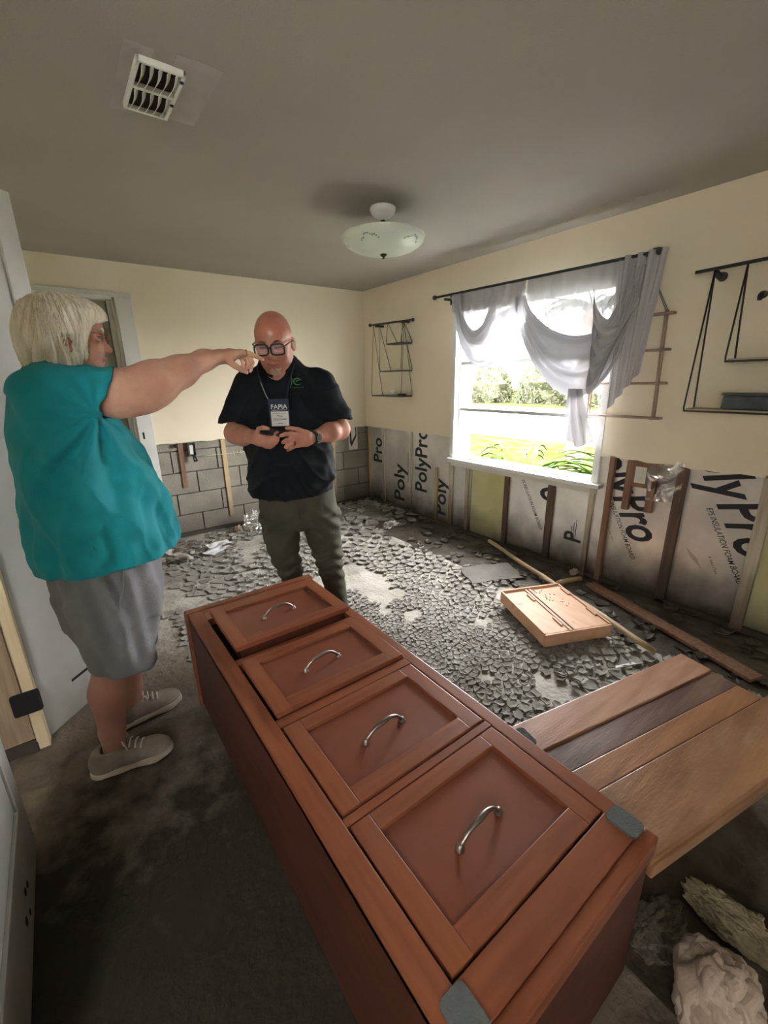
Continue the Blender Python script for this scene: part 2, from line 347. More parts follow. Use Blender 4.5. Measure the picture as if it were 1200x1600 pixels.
for y, w, z0, z1, m, pr in ((4.455, .03, 0, .95, 'strip', .02), (4.15, .035, 0, .95, 'greystud', .018), (3.65, .022, 0, .95, 'greystud', .010), (3.235, .038, .0, .60, 'strip', .02), (3.02, .05, 0, .68, 'greystud', .02),
                         (2.80, .04, 0, .66, 'greystud', .022), (2.335, .045, 0, .66, 'darkstrip', .022), (1.90, .055, 0, .66, 'darkstrip', .024), (1.562, .035, 0, .95, 'greystud', .036), (1.445, .035, 0, .95, 'redstrip', .036),
                         (1.01, .06, 0, .95, 'darkstrip', .03), (.585, .06, 0, .95, 'greystud', .036)):
    box('stud', (FX - pr, y - w / 2, z0), (FX, y + w / 2, z1), mat[m], wr, bev=.002)
box('stud', (FX - .016, 1.464, 0), (FX, 1.543, .95), mat['foil'], wr, bev=.002, label='shiny metal channel between two wooden strips')
box('stud', (FX - .034, 1.30, .59), (FX - .001, 1.345, .95), mat['redstrip'], wr, bev=.002)
box('stud', (FX - .034, 1.15, .60), (FX - .001, 1.195, .95), mat['redstrip'], wr, bev=.002)
box('stud', (FX - .03, 1.196, .76), (FX - .004, 1.30, .95), mat['redstrip'], wr, bev=.002)
box('sill_plate', (FX - .03, -.9, -.01), (FX + .001, YF, .030), mat['darkstrip'], wr, bev=.003)
box('sill_plate', (FX - .03, WY0 - .02, .655), (FX + .02, WY1 + .02, .71), mat['white'], wr, bev=.003)
# lettering printed on the foil
def text(name, s, org, rd, up, size, sx, m, parent, off=0.0, ext=.0006, align='LEFT', space=1.0, clip=None):
    c = bpy.data.curves.new('t', 'FONT'); c.body = s; c.size = 1.0; c.offset = off; c.align_x = align; c.space_character = space; c.resolution_u = 3
    o = bpy.data.objects.new('t', c); COL.objects.link(o); bpy.context.view_layer.update()
    me = bpy.data.meshes.new_from_object(o.evaluated_get(bpy.context.evaluated_depsgraph_get()))
    rd = Vector(rd); up = Vector(up); n = rd.cross(up).normalized()
    base = Vector(org); v = [base + rd * (p.co.x * size * sx) + up * (p.co.y * size) + n * ext for p in me.vertices]
    f = [list(p.vertices) for p in me.polygons]
    bpy.data.objects.remove(o)
    q = mesh(name, v, f, m, parent)
    if clip:
        bm = bmesh.new(); bm.from_mesh(q.data); ofs = wloc(parent)
        for ax_, val, sg in clip:
            nrm = Vector((0, 0, 0)); nrm[ax_] = sg; pt = Vector((0, 0, 0)); pt[ax_] = val
            bmesh.ops.bisect_plane(bm, geom=bm.verts[:] + bm.edges[:] + bm.faces[:], plane_co=pt - ofs, plane_no=nrm, clear_outer=True)
        if not bm.faces: bm.free(); bpy.data.objects.remove(q); return None
        bm.to_mesh(q.data); bm.free()
    return q
mt = mat['foiltext']
def down(s, y, z, size, sx, off=0, align='LEFT', lim=None): return text('lettering', s, (FX, y, z), (0, -.48, -.877), (0, -.975, .222), size, sx, mt, wr, off, align=align, clip=lim)
def upw(s, y, z, size, sx, off=0, align='LEFT'): return text('lettering', s, (FX, y, z), (0, .0, 1), (0, 1, 0), size, sx, mt, wr, off, align=align)
_A = ((1, .615, -1), (2, .95, 1)); down('Pro', .815, .745, .34, .70, .02, lim=_A); down('Poly', .835, .76, .34, .72, .02, 'RIGHT', _A)
down('EPS INSULATION FOAM BOARD', .862, .70, .046, .74, .006, lim=_A)
_A = ((1, 1.428, 1), (1, 1.04, -1), (2, .95, 1)); down('Pro', 1.425, .665, .34, .70, .02, lim=_A); down('Poly', 1.445, .675, .34, .72, .02, 'RIGHT', _A)
down('EPS INSULATION FOAM BOARD', 1.47, .66, .046, .74, .006, lim=_A)
_A = ((2, .655, 1), (1, 1.927, -1)); down('Pro', 2.13, .80, .34, .70, .02, lim=_A); down('EPS INSULATION FOAM BOARD', 2.205, .66, .044, .74, .006, lim=_A)
down('R-Value Chart', .80, .40, .022, .9); down('R-Value Chart', 1.43, .42, .02, .9)
for k in range(6): down('||||||||||||||||', .92 - k * .012, .42 - k * .01, .008, 2.0)
upw('Poly', 3.78, .10, .27, .95, .02); upw('Poly', 3.10, .09, .24, .95, .02); upw('PolyPro', 3.40, .28, .27, .82, .02)
upw('Pro', 4.21, .50, .25, .85, .02); upw('INSULATION FOAM BOARD', 3.70, .35, .035, .8)
upw('P', 1.62, .23, .2, .8, .02)
for _z in (0, 1, 2): box('lettering', (FX - .0008, 1.70 - .018 * _z, .25), (FX, 1.705 - .018 * _z, .36 + .03 * _z), mt, wr)
box('foil_scrap', (2.80, YF + .024, .66), (2.93, YF + .034, .96), mat['foil'], wf)
B().prism([(2.815, .93), (2.835, .93), (2.845, .76), (2.90, .84), (2.90, .93), (2.915, .93), (2.915, .82), (2.84, .70), (2.82, .74)], YF + .0225, YF + .0238, 1).out('lettering', mt, wf)

# window
wn = thing('window_1', '', '', (XR + .05, (WY0 + WY1) / 2, WZ0)); 
for k in ('label', 'category'): del wn[k]
wn['kind'] = 'structure'
b = B(); J = XR + .235
b.box((XR - .004, WY1 - .02, WZ0 - .01), (J, WY1 + .025, WZ1 + .02)); b.box((XR - .004, WY0 - .025, WZ0 - .01), (J, WY0 + .02, WZ1 + .02)); b.box((XR - .004, WY0 - .025, WZ1 - .02), (J, WY1 + .025, WZ1 + .025))
b.out('jamb', mat['window'], wn)
box('window_sill', (XR - .045, WY0 - .06, WZ0 - .03), (J, WY1 + .03, WZ0 + .0), mat['window'], wn, bev=.004)
b = B(); fx0, fx1 = XR + .05, XR + .09
for (y0, y1, z0, z1) in ((WY0 + .02, WY0 + .05, WZ0, WZ1 - .02), (WY1 - .05, WY1 - .02, WZ0, WZ1 - .02), (WY0 + .05, WY1 - .05, WZ0, WZ0 + .035), (WY0 + .05, WY1 - .05, WZ1 - .06, WZ1 - .02)):
    b.box((fx0, y0, z0), (fx1, y1, z1), bev=.003)
b.out('window_frame', mat['window'], wn)
for z in (1.20, 1.612): box('rail', (fx0 - .008, WY0 + .05, z - .014), (fx1, WY1 - .05, z + .014), M('rail_enamel', (.42, .44, .43), .4), wn, bev=.002)
for z0, z1 in ((WZ0 + .035, 1.186), (1.214, 1.598), (1.626, WZ1 - .06)):
    box('pane', (fx0 + .018, WY0 + .05, z0), (fx0 + .022, WY1 - .05, z1), mat['glass'], wn)

# left side: return wall at the door opening, left wall, near walls
wl = B().box((-1.36, 2.16, 0), (-1.30, YF, ZC)).box((-1.36, -1.0, 0), (-1.30, 2.16, ZC)).out('wall_left', mat['wall'], kind='structure')
wn2 = B().box((-1.30, 2.075, .03), (-.325, 2.16, ZC)).out('wall_return', mat['wall'], kind='structure')
for x0, x1 in ((-.62, -.475), (-.47, -.33)):
    box('wall_board', (x0, 2.06, .06), (x1, 2.074, 2.2), mat['rawwood'], wn2, bev=.002)
box('bottom_plate', (-1.3, 2.07, -.01), (-.33, 2.16, .05), mat['darkstrip'], wn2, bev=.003)
b = B()   # back wall with the second window behind the camera
b.box((-1.40, -1.1, 0), (XR + .2, -.98, 1.5)); b.box((-1.40, -1.1, 2.2), (XR + .2, -.98, ZC))
b.box((-.88, -1.1, 1.5), (XR + .2, -.98, 2.2))
b.out('wall_back', mat['wall'], kind='structure')
# jamb trim of the left door opening
t = B().box((-.325, 2.058, 0), (-.286, 2.165, 2.2), bev=.003).out('trim_1', mat['palestrip'], kind='structure')
rp = B().box((-.368, 2.035, .195), (-.272, 2.062, .292), bev=.012).out('rubber_stop', mat['rubber'])
tag(rp, 'black rubber door stop strapped across the pale jamb strip at far left', 'door stop')

# far doorway: casing, jamb, closed grey door
dc = B()
dc.box((DR, YF - .018, 0), (DR + .125, YF + .001, 2.1695), bev=.004); dc.box((DL - .12, YF - .018, 2.17), (DR + .125, YF + .0005, 2.21), bev=.003)
dc.box((DL - .12, YF - .018, 0), (DL, YF + .001, 2.1695), bev=.004); dc.box((DL - .05, YF + .135, -.03), (DR + .1, YF + .16, 2.2)); dc.box((DL - .15, YF, -.04), (DR + .12, YF + .16, .004))  # also an unseen backing and floor slab, added to stop light leaking in
dc.box((DR - .02, YF, 0), (DR + .002, YF + .16, 2.17)); dc.box((DL, YF, 0), (DL + .02, YF + .16, 2.17)); dc.box((DL, YF, 2.15), (DR, YF + .16, 2.172))
tr2 = dc.out('trim_2', mat['white'], kind='structure')
d1 = thing('door_1', '', '', (.15, YF + .12, 0));
for k in ('label', 'category'): del d1[k]
d1['kind'] = 'structure'
mat['greydoor'] = M('grey_door', (.34, .33, .27), .6, col2=(.29, .28, .23), ns=3)
box('door_leaf', (DL + .02, YF + .09, .01), (DR - .06, YF + .13, 2.15), mat['greydoor'], d1, bev=.003)
box('door_leaf', (DR - .055, YF + .05, .01), (DR - .022, YF + .09, 2.15), mat['white'], d1, bev=.003, label='white edge strip of the door')
for z in (.35, 1.95): box('hinge', (DR - .045, YF + .035, z - .05), (DR - .02, YF + .052, z + .05), mat['plate'], d1, bev=.002)
box('strike_plate', (DR + .03, YF - .0195, 1.00), (DR + .045, YF - .016, 1.06), mat['black'], d1)

# door leaves
def leaf(nm, org, ang, width, z0, z1, grooves, holes=()):
    t = thing(nm, '', '', (org[0], org[1], 0))
    for k in ('label', 'category'): del t[k]
    t['kind'] = 'structure'
    Mx = Matrix.Translation((org[0], org[1], 0)) @ Matrix.Rotation(ang, 4, 'Z')
    b = B(); b.box((0, 0, z0), (width, .035, z1), Mx, bev=.003); b.out('door_leaf', mat['doorpaint'], t)
    for (x0, x1, a, c) in grooves:
        g = B()
        for (p, q) in (((x0, a), (x1, a)), ((x1, a), (x1, c)), ((x1, c), (x0, c)), ((x0, c), (x0, a))):
            P = Mx @ Vector((p[0], -.001, p[1])); Q = Mx @ Vector((q[0], -.001, q[1])); g.tube([P, Q], .007, 8)
        g.out('panel_moulding', mat['doorpaint'], t)
        b = B().box((x0 + .03, -.006, a + .03), (x1 - .03, .001, c - .03), Mx, bev=.005); b.out('door_panel', mat['doorpaint'], t)
    for (x, z, r) in holes:
        P = Mx @ Vector((x, -.0015, z)); Q = Mx @ Vector((x, .001, z)); B().tube([P, Q], r, 12).out('screw_hole', mat['rubber'], t)
    return t, Mx
leaf('door_2', (-.285, 2.105), math.radians(45), .42, .012, 2.19, ((.10, .33, 1.30, 2.08),))
_o = bpy.data.objects['door_2']; _M2 = Matrix.Translation((-.285, 2.105, 0)) @ Matrix.Rotation(math.radians(45), 4, 'Z'); box('scratch_groove', (.155, -.002, .172), (.36, .002, .184), mat['rubber'], _o, M=_M2)
leaf('door_3', (-.325, .75), math.radians(90) , .815, .012, 2.17, ((.12, .70, .26, .95), (.12, .70, 1.1, 2.0)), ((.55, .115, .011), (.585, .10, .010), (.53, .06, .009), (.48, .09, .012)))

# loose trim: skirting still lying against the blocks
tr3 = B().box((.70, YF - .012, 0), (XR - .02, YF + .034, .035), bev=.004).out('baseboard_far', mat['darkstrip'], kind='structure')

# ------------------------------------------------------------------ things: dresser lying on its back
CX0, CX1, CY0, CY1, CZ = .300, .903, .215, 1.905, .50
dr = thing('dresser', 'tall reddish cherry dresser lying on its back, four drawer fronts facing up', 'dresser', (.6, 1.06, 0))
b = B()
b.box((CX0, CY0 + .03, .03), (CX0 + .022, CY1, CZ - .012), bev=.004); b.box((CX1 - .022, CY0 + .03, .03), (CX1, CY1, CZ - .012), bev=.004)
b.box((CX0 + .01, CY0 + .03, .0), (CX1 - .01, CY1, .03)); b.box((CX0, CY0 + .004, .02), (CX1, CY0 + .05, CZ - .064), bev=.004); b.box((CX0, CY0 + .028, .3), (CX1, CY0 + .05, CZ - .012))
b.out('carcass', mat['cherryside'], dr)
box('top_board', (CX0 - .012, CY1 - .02, .01), (CX1 + .012, CY1 + .022, CZ + .004), mat['cherry'], dr, bev=.008)
box('base_board', (CX0 - .004, CY0 - .004, CZ - .062), (CX1 + .004, CY0 + .028, CZ - .006), mat['cherryx'], dr, bev=.006)
box('interior', (CX0 + .022, CY0 + .05, .03), (CX1 - .022, CY1 - .02, CZ - .05), mat['gap'], dr)
zt = CZ - .014
box('stile', (CX0, CY0 + .028, zt - .02), (.357, CY1 - .02, CZ), mat['cherry'], dr, bev=.0035)
box('stile', (.860, CY0 + .028, zt - .02), (CX1, CY1 - .02, CZ), mat['cherry'], dr, bev=.0035)
for y0, y1 in ((CY0 + .028, .313), (.650, .674), (1.022, 1.060), (1.395, 1.43), (1.79, CY1 - .02)):
    box('rail', (.357, y0, zt - .02), (.860, y1, CZ - .001), mat['cherryx'], dr, bev=.0025)
def drawer(y0, y1, dz, sh=0.0, x0=.363, x1=.854):
    z = CZ + dz; x0 += sh; x1 += sh
    d = thing('drawer', '', '', (.6, (y0 + y1) / 2, z)); del d['label']; del d['category']
    d.parent = dr; d.location = Vector((.6, (y0 + y1) / 2, z)) - dr.location
    w = .052; t = z - .02
    for a, c in ((x0, x0 + w), (x1 - w, x1)): box('drawer_stile', (a, y0, t), (c, y1, z), mat['cherry'], d, bev=.0025)
    for a, c in ((y0, y0 + w), (y1 - w * .9, y1)): box('drawer_rail', (x0 + w, a, t), (x1 - w, c, z), mat['cherryx'], d, bev=.0025)
    box('drawer_panel', (x0 + w - .003, y0 + w - .003, t), (x1 - w + .003, y1 - w * .9 + .003, z - .012), mat['cherrypanel'], d)
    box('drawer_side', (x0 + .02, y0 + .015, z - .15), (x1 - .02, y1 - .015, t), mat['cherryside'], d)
    cx, cy = (x0 + x1) / 2 - .008, (y0 + y1) / 2 - .052 * .3; h = B(); zz = z - .012
    pts = []; R = []
    for i in range(17):
        u = i / 16; a = (u - .5)
        pts.append((cx + a * .135, cy + .003 * math.sin(a * 5), zz + .034 * (1 - (abs(a) * 2) ** 3.2) + .004)); R.append(.0048 + .0034 * math.exp(-(a / .2) ** 2) + .002 * (abs(a) > .44))
    h.tube(pts, R, 12)
    for s in (-1, 1): h.lathe([(0, 0), (.011, 0), (.011, .003), (.007, .008), (.006, .013), (0, .014)], (cx + s * .0675, cy + .003 * math.sin(s * 2.5), zz - .0005), 16)
    h.out('drawer_pull', mat['pull'], d, smooth=True)
    return d
drawer(.318, .645, .002); drawer(.680, 1.016, .002); drawer(1.066, 1.390, .014, .003); drawer(1.44, 1.785, .042, .006)
def felt(x, y, a, w, l, z, parent, M0=None):
    b = B(); n = 6; poly = []
    for cx, cy, s in ((w / 2 - .012, l / 2 - .012, 0), (-w / 2 + .012, l / 2 - .012, 1), (-w / 2 + .012, -l / 2 + .012, 2), (w / 2 - .012, -l / 2 + .012, 3)):
        for i in range(n): t = PI / 2 * (s + i / (n - 1)); poly.append((cx + .012 * math.cos(t), cy + .012 * math.sin(t)))
    poly = [(x + p * math.cos(a) - q * math.sin(a), y + p * math.sin(a) + q * math.cos(a)) for p, q in poly]
    b.prism(poly, z - .001, z + .006, 2); return b.out('felt_pad', mat['pad'], parent)
felt(.872, .272, 0, .05, .07, CZ, dr); felt(.345, .272, 0, .055, .075, CZ, dr)

# wooden cabinet lying beside it: planked face up
CA = math.radians(-11.5)
Mc = Matrix.Translation((1.0, .672, 0)) @ Matrix.Rotation(CA, 4, 'Z')
cb = thing('plank_cabinet', 'low brown planked cabinet lying flat between the dresser and the foil boards', 'cabinet', (1.4, .35, 0))
PZ = .40
def pl(t0, t1, m, z=PZ, s0=None, s1=.87, **k): return box('plank', ((-.085 + .2 * t1) / .98, -t1, z - .02), (s1, -t0, z), mat[m], cb, bev=.003, M=Mc, **k)
pl(0, .115, 'plank1', label='pale pinkish plank'); pl(.119, .203, 'plank2', PZ - .006, label='dark plank greyed by damp'); pl(.203, .279, 'plank3', PZ - .006); pl(.284, .462, 'plank4', PZ + .002, s1=.90, label='widest plank with swirling grain')
box('apron', (.012, -.468, PZ - .055), (.90, -.448, PZ - .016), mat['plank4'], cb, bev=.004, M=Mc)
b = B()
for (a, c) in (((.02, -.24, .0), (.88, -.22, PZ - .025)), ((-.05, -.02, .0), (.86, -.004, PZ - .02)), ((.845, -.24, .0), (.865, -.01, PZ - .02)), ((-.03, -.24, .0), (-.015, -.01, PZ - .02)), ((.012, -.43, PZ - .05), (.86, -.01, PZ - .03))): b.box(a, c, Mc)
b.out('carcass', mat['cherryside'], cb)
_p = Mc @ Vector((-.005, -.055, 0)); felt(_p.x, _p.y, CA, .05, .07, PZ, cb)

# upturned drawer box
db = thing('drawer_box', 'pale wood drawer lying upside down on the mud floor by the long pole', 'drawer', (2.16, 1.28, 0))
_o = Vector((1.96, 1.17, 0)); _e1 = Vector((2.36, 1.0, 0)) - _o; _e2 = Vector((2.18, 1.63, 0)) - _o
L1, L2 = _e1.length, _e2.length; a1 = math.atan2(_e1.y, _e1.x)
Md = Matrix.Translation((_o.x, _o.y, .030)) @ Matrix.Rotation(a1, 4, 'Z') @ Matrix.Rotation(math.radians(1.5), 4, 'X')
L2 = .50; H = .078
box('bottom_panel', (.008, .008, H - .016), (L1 - .008, L2 - .008, H - .010), mat['boxwood'], db, M=Md)
box('side', (0, 0, 0), (.011, L2, H), mat['boxwood'], db, bev=.002, M=Md); box('side', (L1 - .011, 0, 0), (L1, L2, H), mat['boxwood'], db, bev=.002, M=Md)
box('front', (0, -.012, -.004), (L1, 0, H - .006), mat['boxwood'], db, bev=.002, M=Md); box('back', (.011, L2 - .011, 0), (L1 - .011, L2, H + .006), mat['boxwood'], db, bev=.002, M=Md)
for x in (.165, .192): box('centre_runner', (x, -.004, H - .012), (x + .016, L2 - .012, H - .002), mat['boxwood2'], db, bev=.002, M=Md)
box('centre_runner', (.181, .0, H - .014), (.192, L2 - .012, H - .010), mat['gap'], db, M=Md)
for x, y in ((.145, .055), (.145, .34), (L1 - .026, .10), (L1 - .026, .36)): box('glue_block', (x, y, H - .011), (x + .013, y + .085, H + .0), mat['boxwood2'], db, bev=.002, M=Md)
b = B()
for k in range(26):
    x, y = .25 + rnd.gauss(0, .05), .36 + rnd.gauss(0, .06)
    if not (.215 < x < L1 - .03 and .05 < y < L2 - .03): continue
    s = rnd.uniform(.003, .007); box('mud_crumb', (x, y, H - .010), (x + s, y + s * 1.6, H - .0075), mat['tile'], db, M=Md)

# pole, sticks, boards
po = B(); A_, B_ = Vector((3.0, 2.44, .035)), Vector((2.36, .755, .052))
pts = [A_.lerp(B_, i / 14) + Vector((0, 0, .004 * math.sin(i * 1.3))) for i in range(15)]
po.tube(pts, [.017 + .0008 * math.sin(i * 2.1) for i in range(15)], 14)
tag(po.out('wooden_pole', mat['pole'], smooth=True), 'long pale round wooden pole lying along the foil wall, ending by the planked cabinet', 'pole')
tag(B().tube([(2.72, 1.56, .03), (2.82, 1.545, .026), (2.93, 1.50, .028)], [.018, .019, .018], 12).out('wooden_stick', mat['pole'], smooth=True), 'short thick pale stick on the floor behind the upturned drawer', 'stick')
Mb = Matrix.Translation((2.92, 1.42, .008)) @ Matrix.Rotation(math.atan2(.40 - 1.42, 2.575 - 2.92), 4, 'Z')
tag(B().box((0, -.045, 0), (1.12, .045, .022), Mb, bev=.004).out('baseboard_plank', mat['redstrip']), 'long dark reddish board lying on the mud below the foil wall', 'board')
Mt = Matrix.Translation((2.72, 4.10, .012)) @ Matrix.Rotation(math.radians(-12), 4, 'Z') @ Matrix.Rotation(math.radians(2), 4, 'X')
def slab(name, c, w, l, a, m, z, label, cat, t=.012, tilt=0, edge=False):
    Mx = Matrix.Translation((c[0], c[1], z)) @ Matrix.Rotation(math.radians(a), 4, 'Z') @ Matrix.Rotation(math.radians(tilt), 4, 'X')
    r = thing(name, label, cat, (c[0], c[1], 0))
    n = 7; poly = []
    for i in range(n): poly.append((-w / 2 + w * i / n, -l / 2 + rnd.uniform(-.01, .01)))
    for i in range(n): poly.append((w / 2 + rnd.uniform(-.01, .01), -l / 2 + l * i / n))
    for i in range(n): poly.append((w / 2 - w * i / n, l / 2 + rnd.uniform(-.01, .01)))
    for i in range(n): poly.append((-w / 2 + rnd.uniform(-.01, .01), l / 2 - l * i / n))
    b = B().prism(poly, 0, t, 2); b.v = [tuple(Mx @ Vector(q)) for q in b.v]; b.out('slab', mat[m], r)
    if edge: B().tube([Mx @ Vector((-w / 2, -l / 2 - .004, t)), Mx @ Vector((w / 2, -l / 2 - .004, t))], .008, 8).out('metal_edge', mat['steel'], r, smooth=True)
    return r
slab('floor_board', (2.42, 4.02), .46, .32, 38, 'tile', .008, 'brown muddy board with a bright metal edge lying behind the man', 'board', edge=True, tilt=3)
slab('flat_panel', (2.73, 3.98), .40, .44, 12, 'tile', .006, 'dark square panel lying flat in the far corner', 'panel')
slab('cardboard_scrap', (1.62, 3.05), .20, .13, 20, 'tanboard', .010, 'small tan scrap on the mud seen between the man\'s legs', 'scrap', t=.006)
slab('panel_scrap', (2.50, 2.0), .42, .26, -25, 'tile', .012, 'flat grey-brown panel on the mud between pole and upturned drawer', 'panel', t=.010, tilt=3)

def crumple(name, c, rx, ry, rz, m, parent=None, seed=1, n=36, amp=.35, kind=None, sub=1.0, flatten=True):
    r = random.Random(seed); v = []; f = []
    o = Vector((r.uniform(-50, 50), r.uniform(-50, 50), 0))
    for i in range(n + 1):
        th = PI * i / n
        for k in range(2 * n):
            ph = 2 * PI * k / (2 * n); d = Vector((math.sin(th) * math.cos(ph), math.sin(th) * math.sin(ph), math.cos(th)))
            q = d * 2.4 * sub + o
            q2 = d * 5.5 * sub + o
            rr = 1 + amp * (abs(mnoise.noise(q)) * 1.6 - .35) + amp * .55 * (abs(mnoise.noise(q2)) * 1.6 - .3)
            z = d.z * rz * rr
            v.append((c[0] + d.x * rx * rr, c[1] + d.y * ry * rr, max(c[2] + z, c[2] - rz * .8) if flatten else c[2] + z))
    for i in range(n):
        for k in range(2 * n): f.append([i * 2 * n + k, (i + 1) * 2 * n + k, (i + 1) * 2 * n + (k + 1) % (2 * n), i * 2 * n + (k + 1) % (2 * n)])
    return mesh(name, v, f, mat[m], parent, smooth=False)
tag(crumple('crumpled_sheet', (.985, .055, .09), .105, .085, .09, 'bagpaper', seed=3, amp=.22, sub=.6), 'crumpled dusty pink-beige cloth bundle beside the near end of the dresser', 'cloth')
tag(crumple('insulation_debris', (1.23, .09, .04), .05, .11, .05, 'fibre', seed=9, amp=.28, sub=1.0), 'frayed wet beige insulation clump at the lower right corner', 'debris')
tag(B().box((1.12, -.20, .0), (1.36, -.045, .05), bev=.004).out('white_board', mat['white']), 'corner of a white board at the bottom right edge', 'board')
tag(crumple('mud_lump', (1.08, .21, .0), .10, .06, .03, 'tile', seed=5, amp=.25, sub=1), 'low grey mud lump on the dark floor right of the dresser', 'mud')
tag(crumple('plastic_bag', (1.44, 4.25, .085), .10, .09, .10, 'plastic', seed=12, amp=.45, sub=1.0), 'crumpled clear plastic bag on the floor against the block wall', 'bag')
tag(crumple('broken_brick', (1.27, 4.24, .035), .04, .035, .045, 'tanboard', seed=13, amp=.4), 'small brown lump beside the clear plastic bag', 'debris')
tag(crumple('debris_clump', (2.60, 3.42, .02), .085, .055, .035, 'dirtypaper', seed=21, amp=.55, sub=1.3), 'small pale crumpled debris clump on the mud below the first foil boards', 'debris')
tag(crumple('pale_chip', (2.93, 1.56, .062), .035, .02, .02, 'bagpaper', seed=22, amp=.6), 'small pale chip resting on the end of the short stick', 'debris')
def sheet(name, c, w, l, a, m, parent=None, seed=1, amp=.02, n=16, z=.012, **k):
    r = random.Random(seed); ox = r.uniform(-40, 40); v = []
    for i in range(n + 1):
        for j in range(n + 1):
            x, y = (i / n - .5) * w, (j / n - .5) * l
            xx = c[0] + x * math.cos(a) - y * math.sin(a); yy = c[1] + x * math.sin(a) + y * math.cos(a)
            v.append((xx + .02 * mnoise.noise(Vector((x * 9 + ox, y * 9, 1))), yy, z + amp * abs(mnoise.noise(Vector((x * 7 + ox, y * 7, 0)))) * 2))
    f = [[i * (n + 1) + j, (i + 1) * (n + 1) + j, (i + 1) * (n + 1) + j + 1, i * (n + 1) + j + 1] for i in range(n) for j in range(n)]
    o = mesh(name, v, f, mat[m], parent, **k); md = o.modifiers.new('s', 'SOLIDIFY'); md.thickness = .0012; return o
for i, (c, a, w, l, lb) in enumerate((((.985, 3.93), .1, .20, .15, 'topmost white paper sheet on the muddy floor by the block wall'), ((.93, 3.86), .5, .2, .13, 'white paper sheet half under another on the muddy floor'))):
    tag(sheet('paper_sheet', c, w, l, a, 'paper', seed=30 + i, z=.040 - .022 * i, amp=.018), lb, 'paper', 'loose white papers on the floor')
for i, (c, a, w, l, lb) in enumerate((((.68, 4.10), .6, .26, .14, 'muddy torn sheet nearest the far door casing'), ((.80, 3.95), .2, .14, .10, 'muddy torn sheet next to the white papers'), ((.62, 3.83), -.3, .22, .09, 'muddy torn strip in front of the far door casing'))):
    tag(sheet('muddy_sheet', c, w, l, a, 'dirtypaper', seed=40 + i, z=.010 + .004 * i, amp=.04), lb, 'paper', 'mud soaked sheets on the floor')
tag(B().prism([(0, 0), (.13, .02), (.12, .035), (.01, .018)], 0, .004, 2).out('white_shard', mat['paper']), 'thin white shard on the mud between pole and planked cabinet', 'shard')
_o = bpy.data.objects['white_shard']; _o.location = (2.10, .83, .014); _o.rotation_euler = (.06, 0, -.55)

# electrical bits
eb = thing('electrical_box', 'metal electrical box with dangling black wires on the block wall', 'electrical box', (.985, YF, .84))
b = B(); x0, x1, z0, z1, y0, y1 = .955, 1.025, .80, .925, YF - .012, YF + .034
b.box((x0, y1 - .003, z0), (x1, y1, z1)).box((x0, y0, z0), (x0 + .003, y1, z1)).box((x1 - .003, y0, z0), (x1, y1, z1)).box((x0, y0, z0), (x1, y1, z0 + .003)).box((x0, y0, z1 - .003), (x1, y1, z1))
b.out('box_shell', mat['elecbox'], eb); box('receptacle', (.968, y0 + .002, .815), (1.0, y1 - .01, .905), mat['plate'], eb, bev=.004)
B().tube([(1.0, y0, .80), (1.01, y0 - .03, .78), (1.02, y0 - .02, .755), (.99, y0 - .01, .75)], .009, 8).out('wire', mat['black'], eb, smooth=True)
B().tube([(.99, y0, .81), (.985, y0 - .035, .79), (.99, y0 - .02, .765)], .007, 8).out('wire', mat['black'], eb, smooth=True)
tag(B().tube([(1.03 + i * .15, YF - .004 + .0, .79 - .012 * math.sin(i / 5 * PI) + .002 * i) for i in range(12)], .0035, 6).out('cable', mat['cable'], smooth=True), 'thin yellow cable running across the block wall behind the man', 'cable')
bk = tag(B().box((.84, YF - .012, .89), (.875, YF + .02, .925), bev=.008).out('black_clip', mat['black']), 'small black clip on the reddish strip of the block wall', 'clip')
ob = thing('wall_outlet', 'white outlet between two short brown studs on the foil wall', 'outlet', (XR, 1.25, .85))
box('outlet_plate', (FX - .036, 1.215, .79), (FX - .030, 1.285, .90), mat['plate'], ob, bev=.003)
for z in (.82, .87): box('socket', (FX - .039, 1.232, z - .014), (FX - .036, 1.268, z + .014), mat['white'], ob, bev=.002)
pt = sheet('torn_plastic', (0, 0), .26, .20, 0, 'plastic', seed=55, amp=.04, n=26, z=0)
pt.data.transform(Matrix.Translation((FX - .012, 1.10, .82)) @ Matrix.Rotation(-PI / 2, 4, 'Y')); tag(pt, 'shiny torn clear plastic film hanging on the foil board by the outlet', 'plastic film')

# ceiling vent
vt = thing('ceiling_vent', 'white louvred air vent in the ceiling with a stained surround', 'vent', (.47, 1.915, ZC))
b = B().box((.36, 1.72, ZC - .0015), (.44, 2.12, ZC)).box((.50, 1.70, ZC - .0015), (.64, 2.08, ZC)); b.out('dust_mark', mat['dust'], vt)
x0, x1, y0, y1, zb = .395, .540, 1.765, 2.065, ZC - .018
b = B()
for a, c in (((x0, y0, zb), (x0 + .012, y1, ZC)), ((x1 - .012, y0, zb), (x1, y1, ZC)), ((x0, y0, zb), (x1, y0 + .012, ZC)), ((x0, y1 - .012, zb), (x1, y1, ZC)), ((x0, 1.908, zb), (x1, 1.922, ZC))): b.box(a, c, bev=.003)
b.out('vent_frame', mat['ventw'], vt); box('vent_duct', (x0 + .005, y0 + .005, ZC - .003), (x1 - .005, y1 - .005, ZC - .001), mat['gap'], vt)
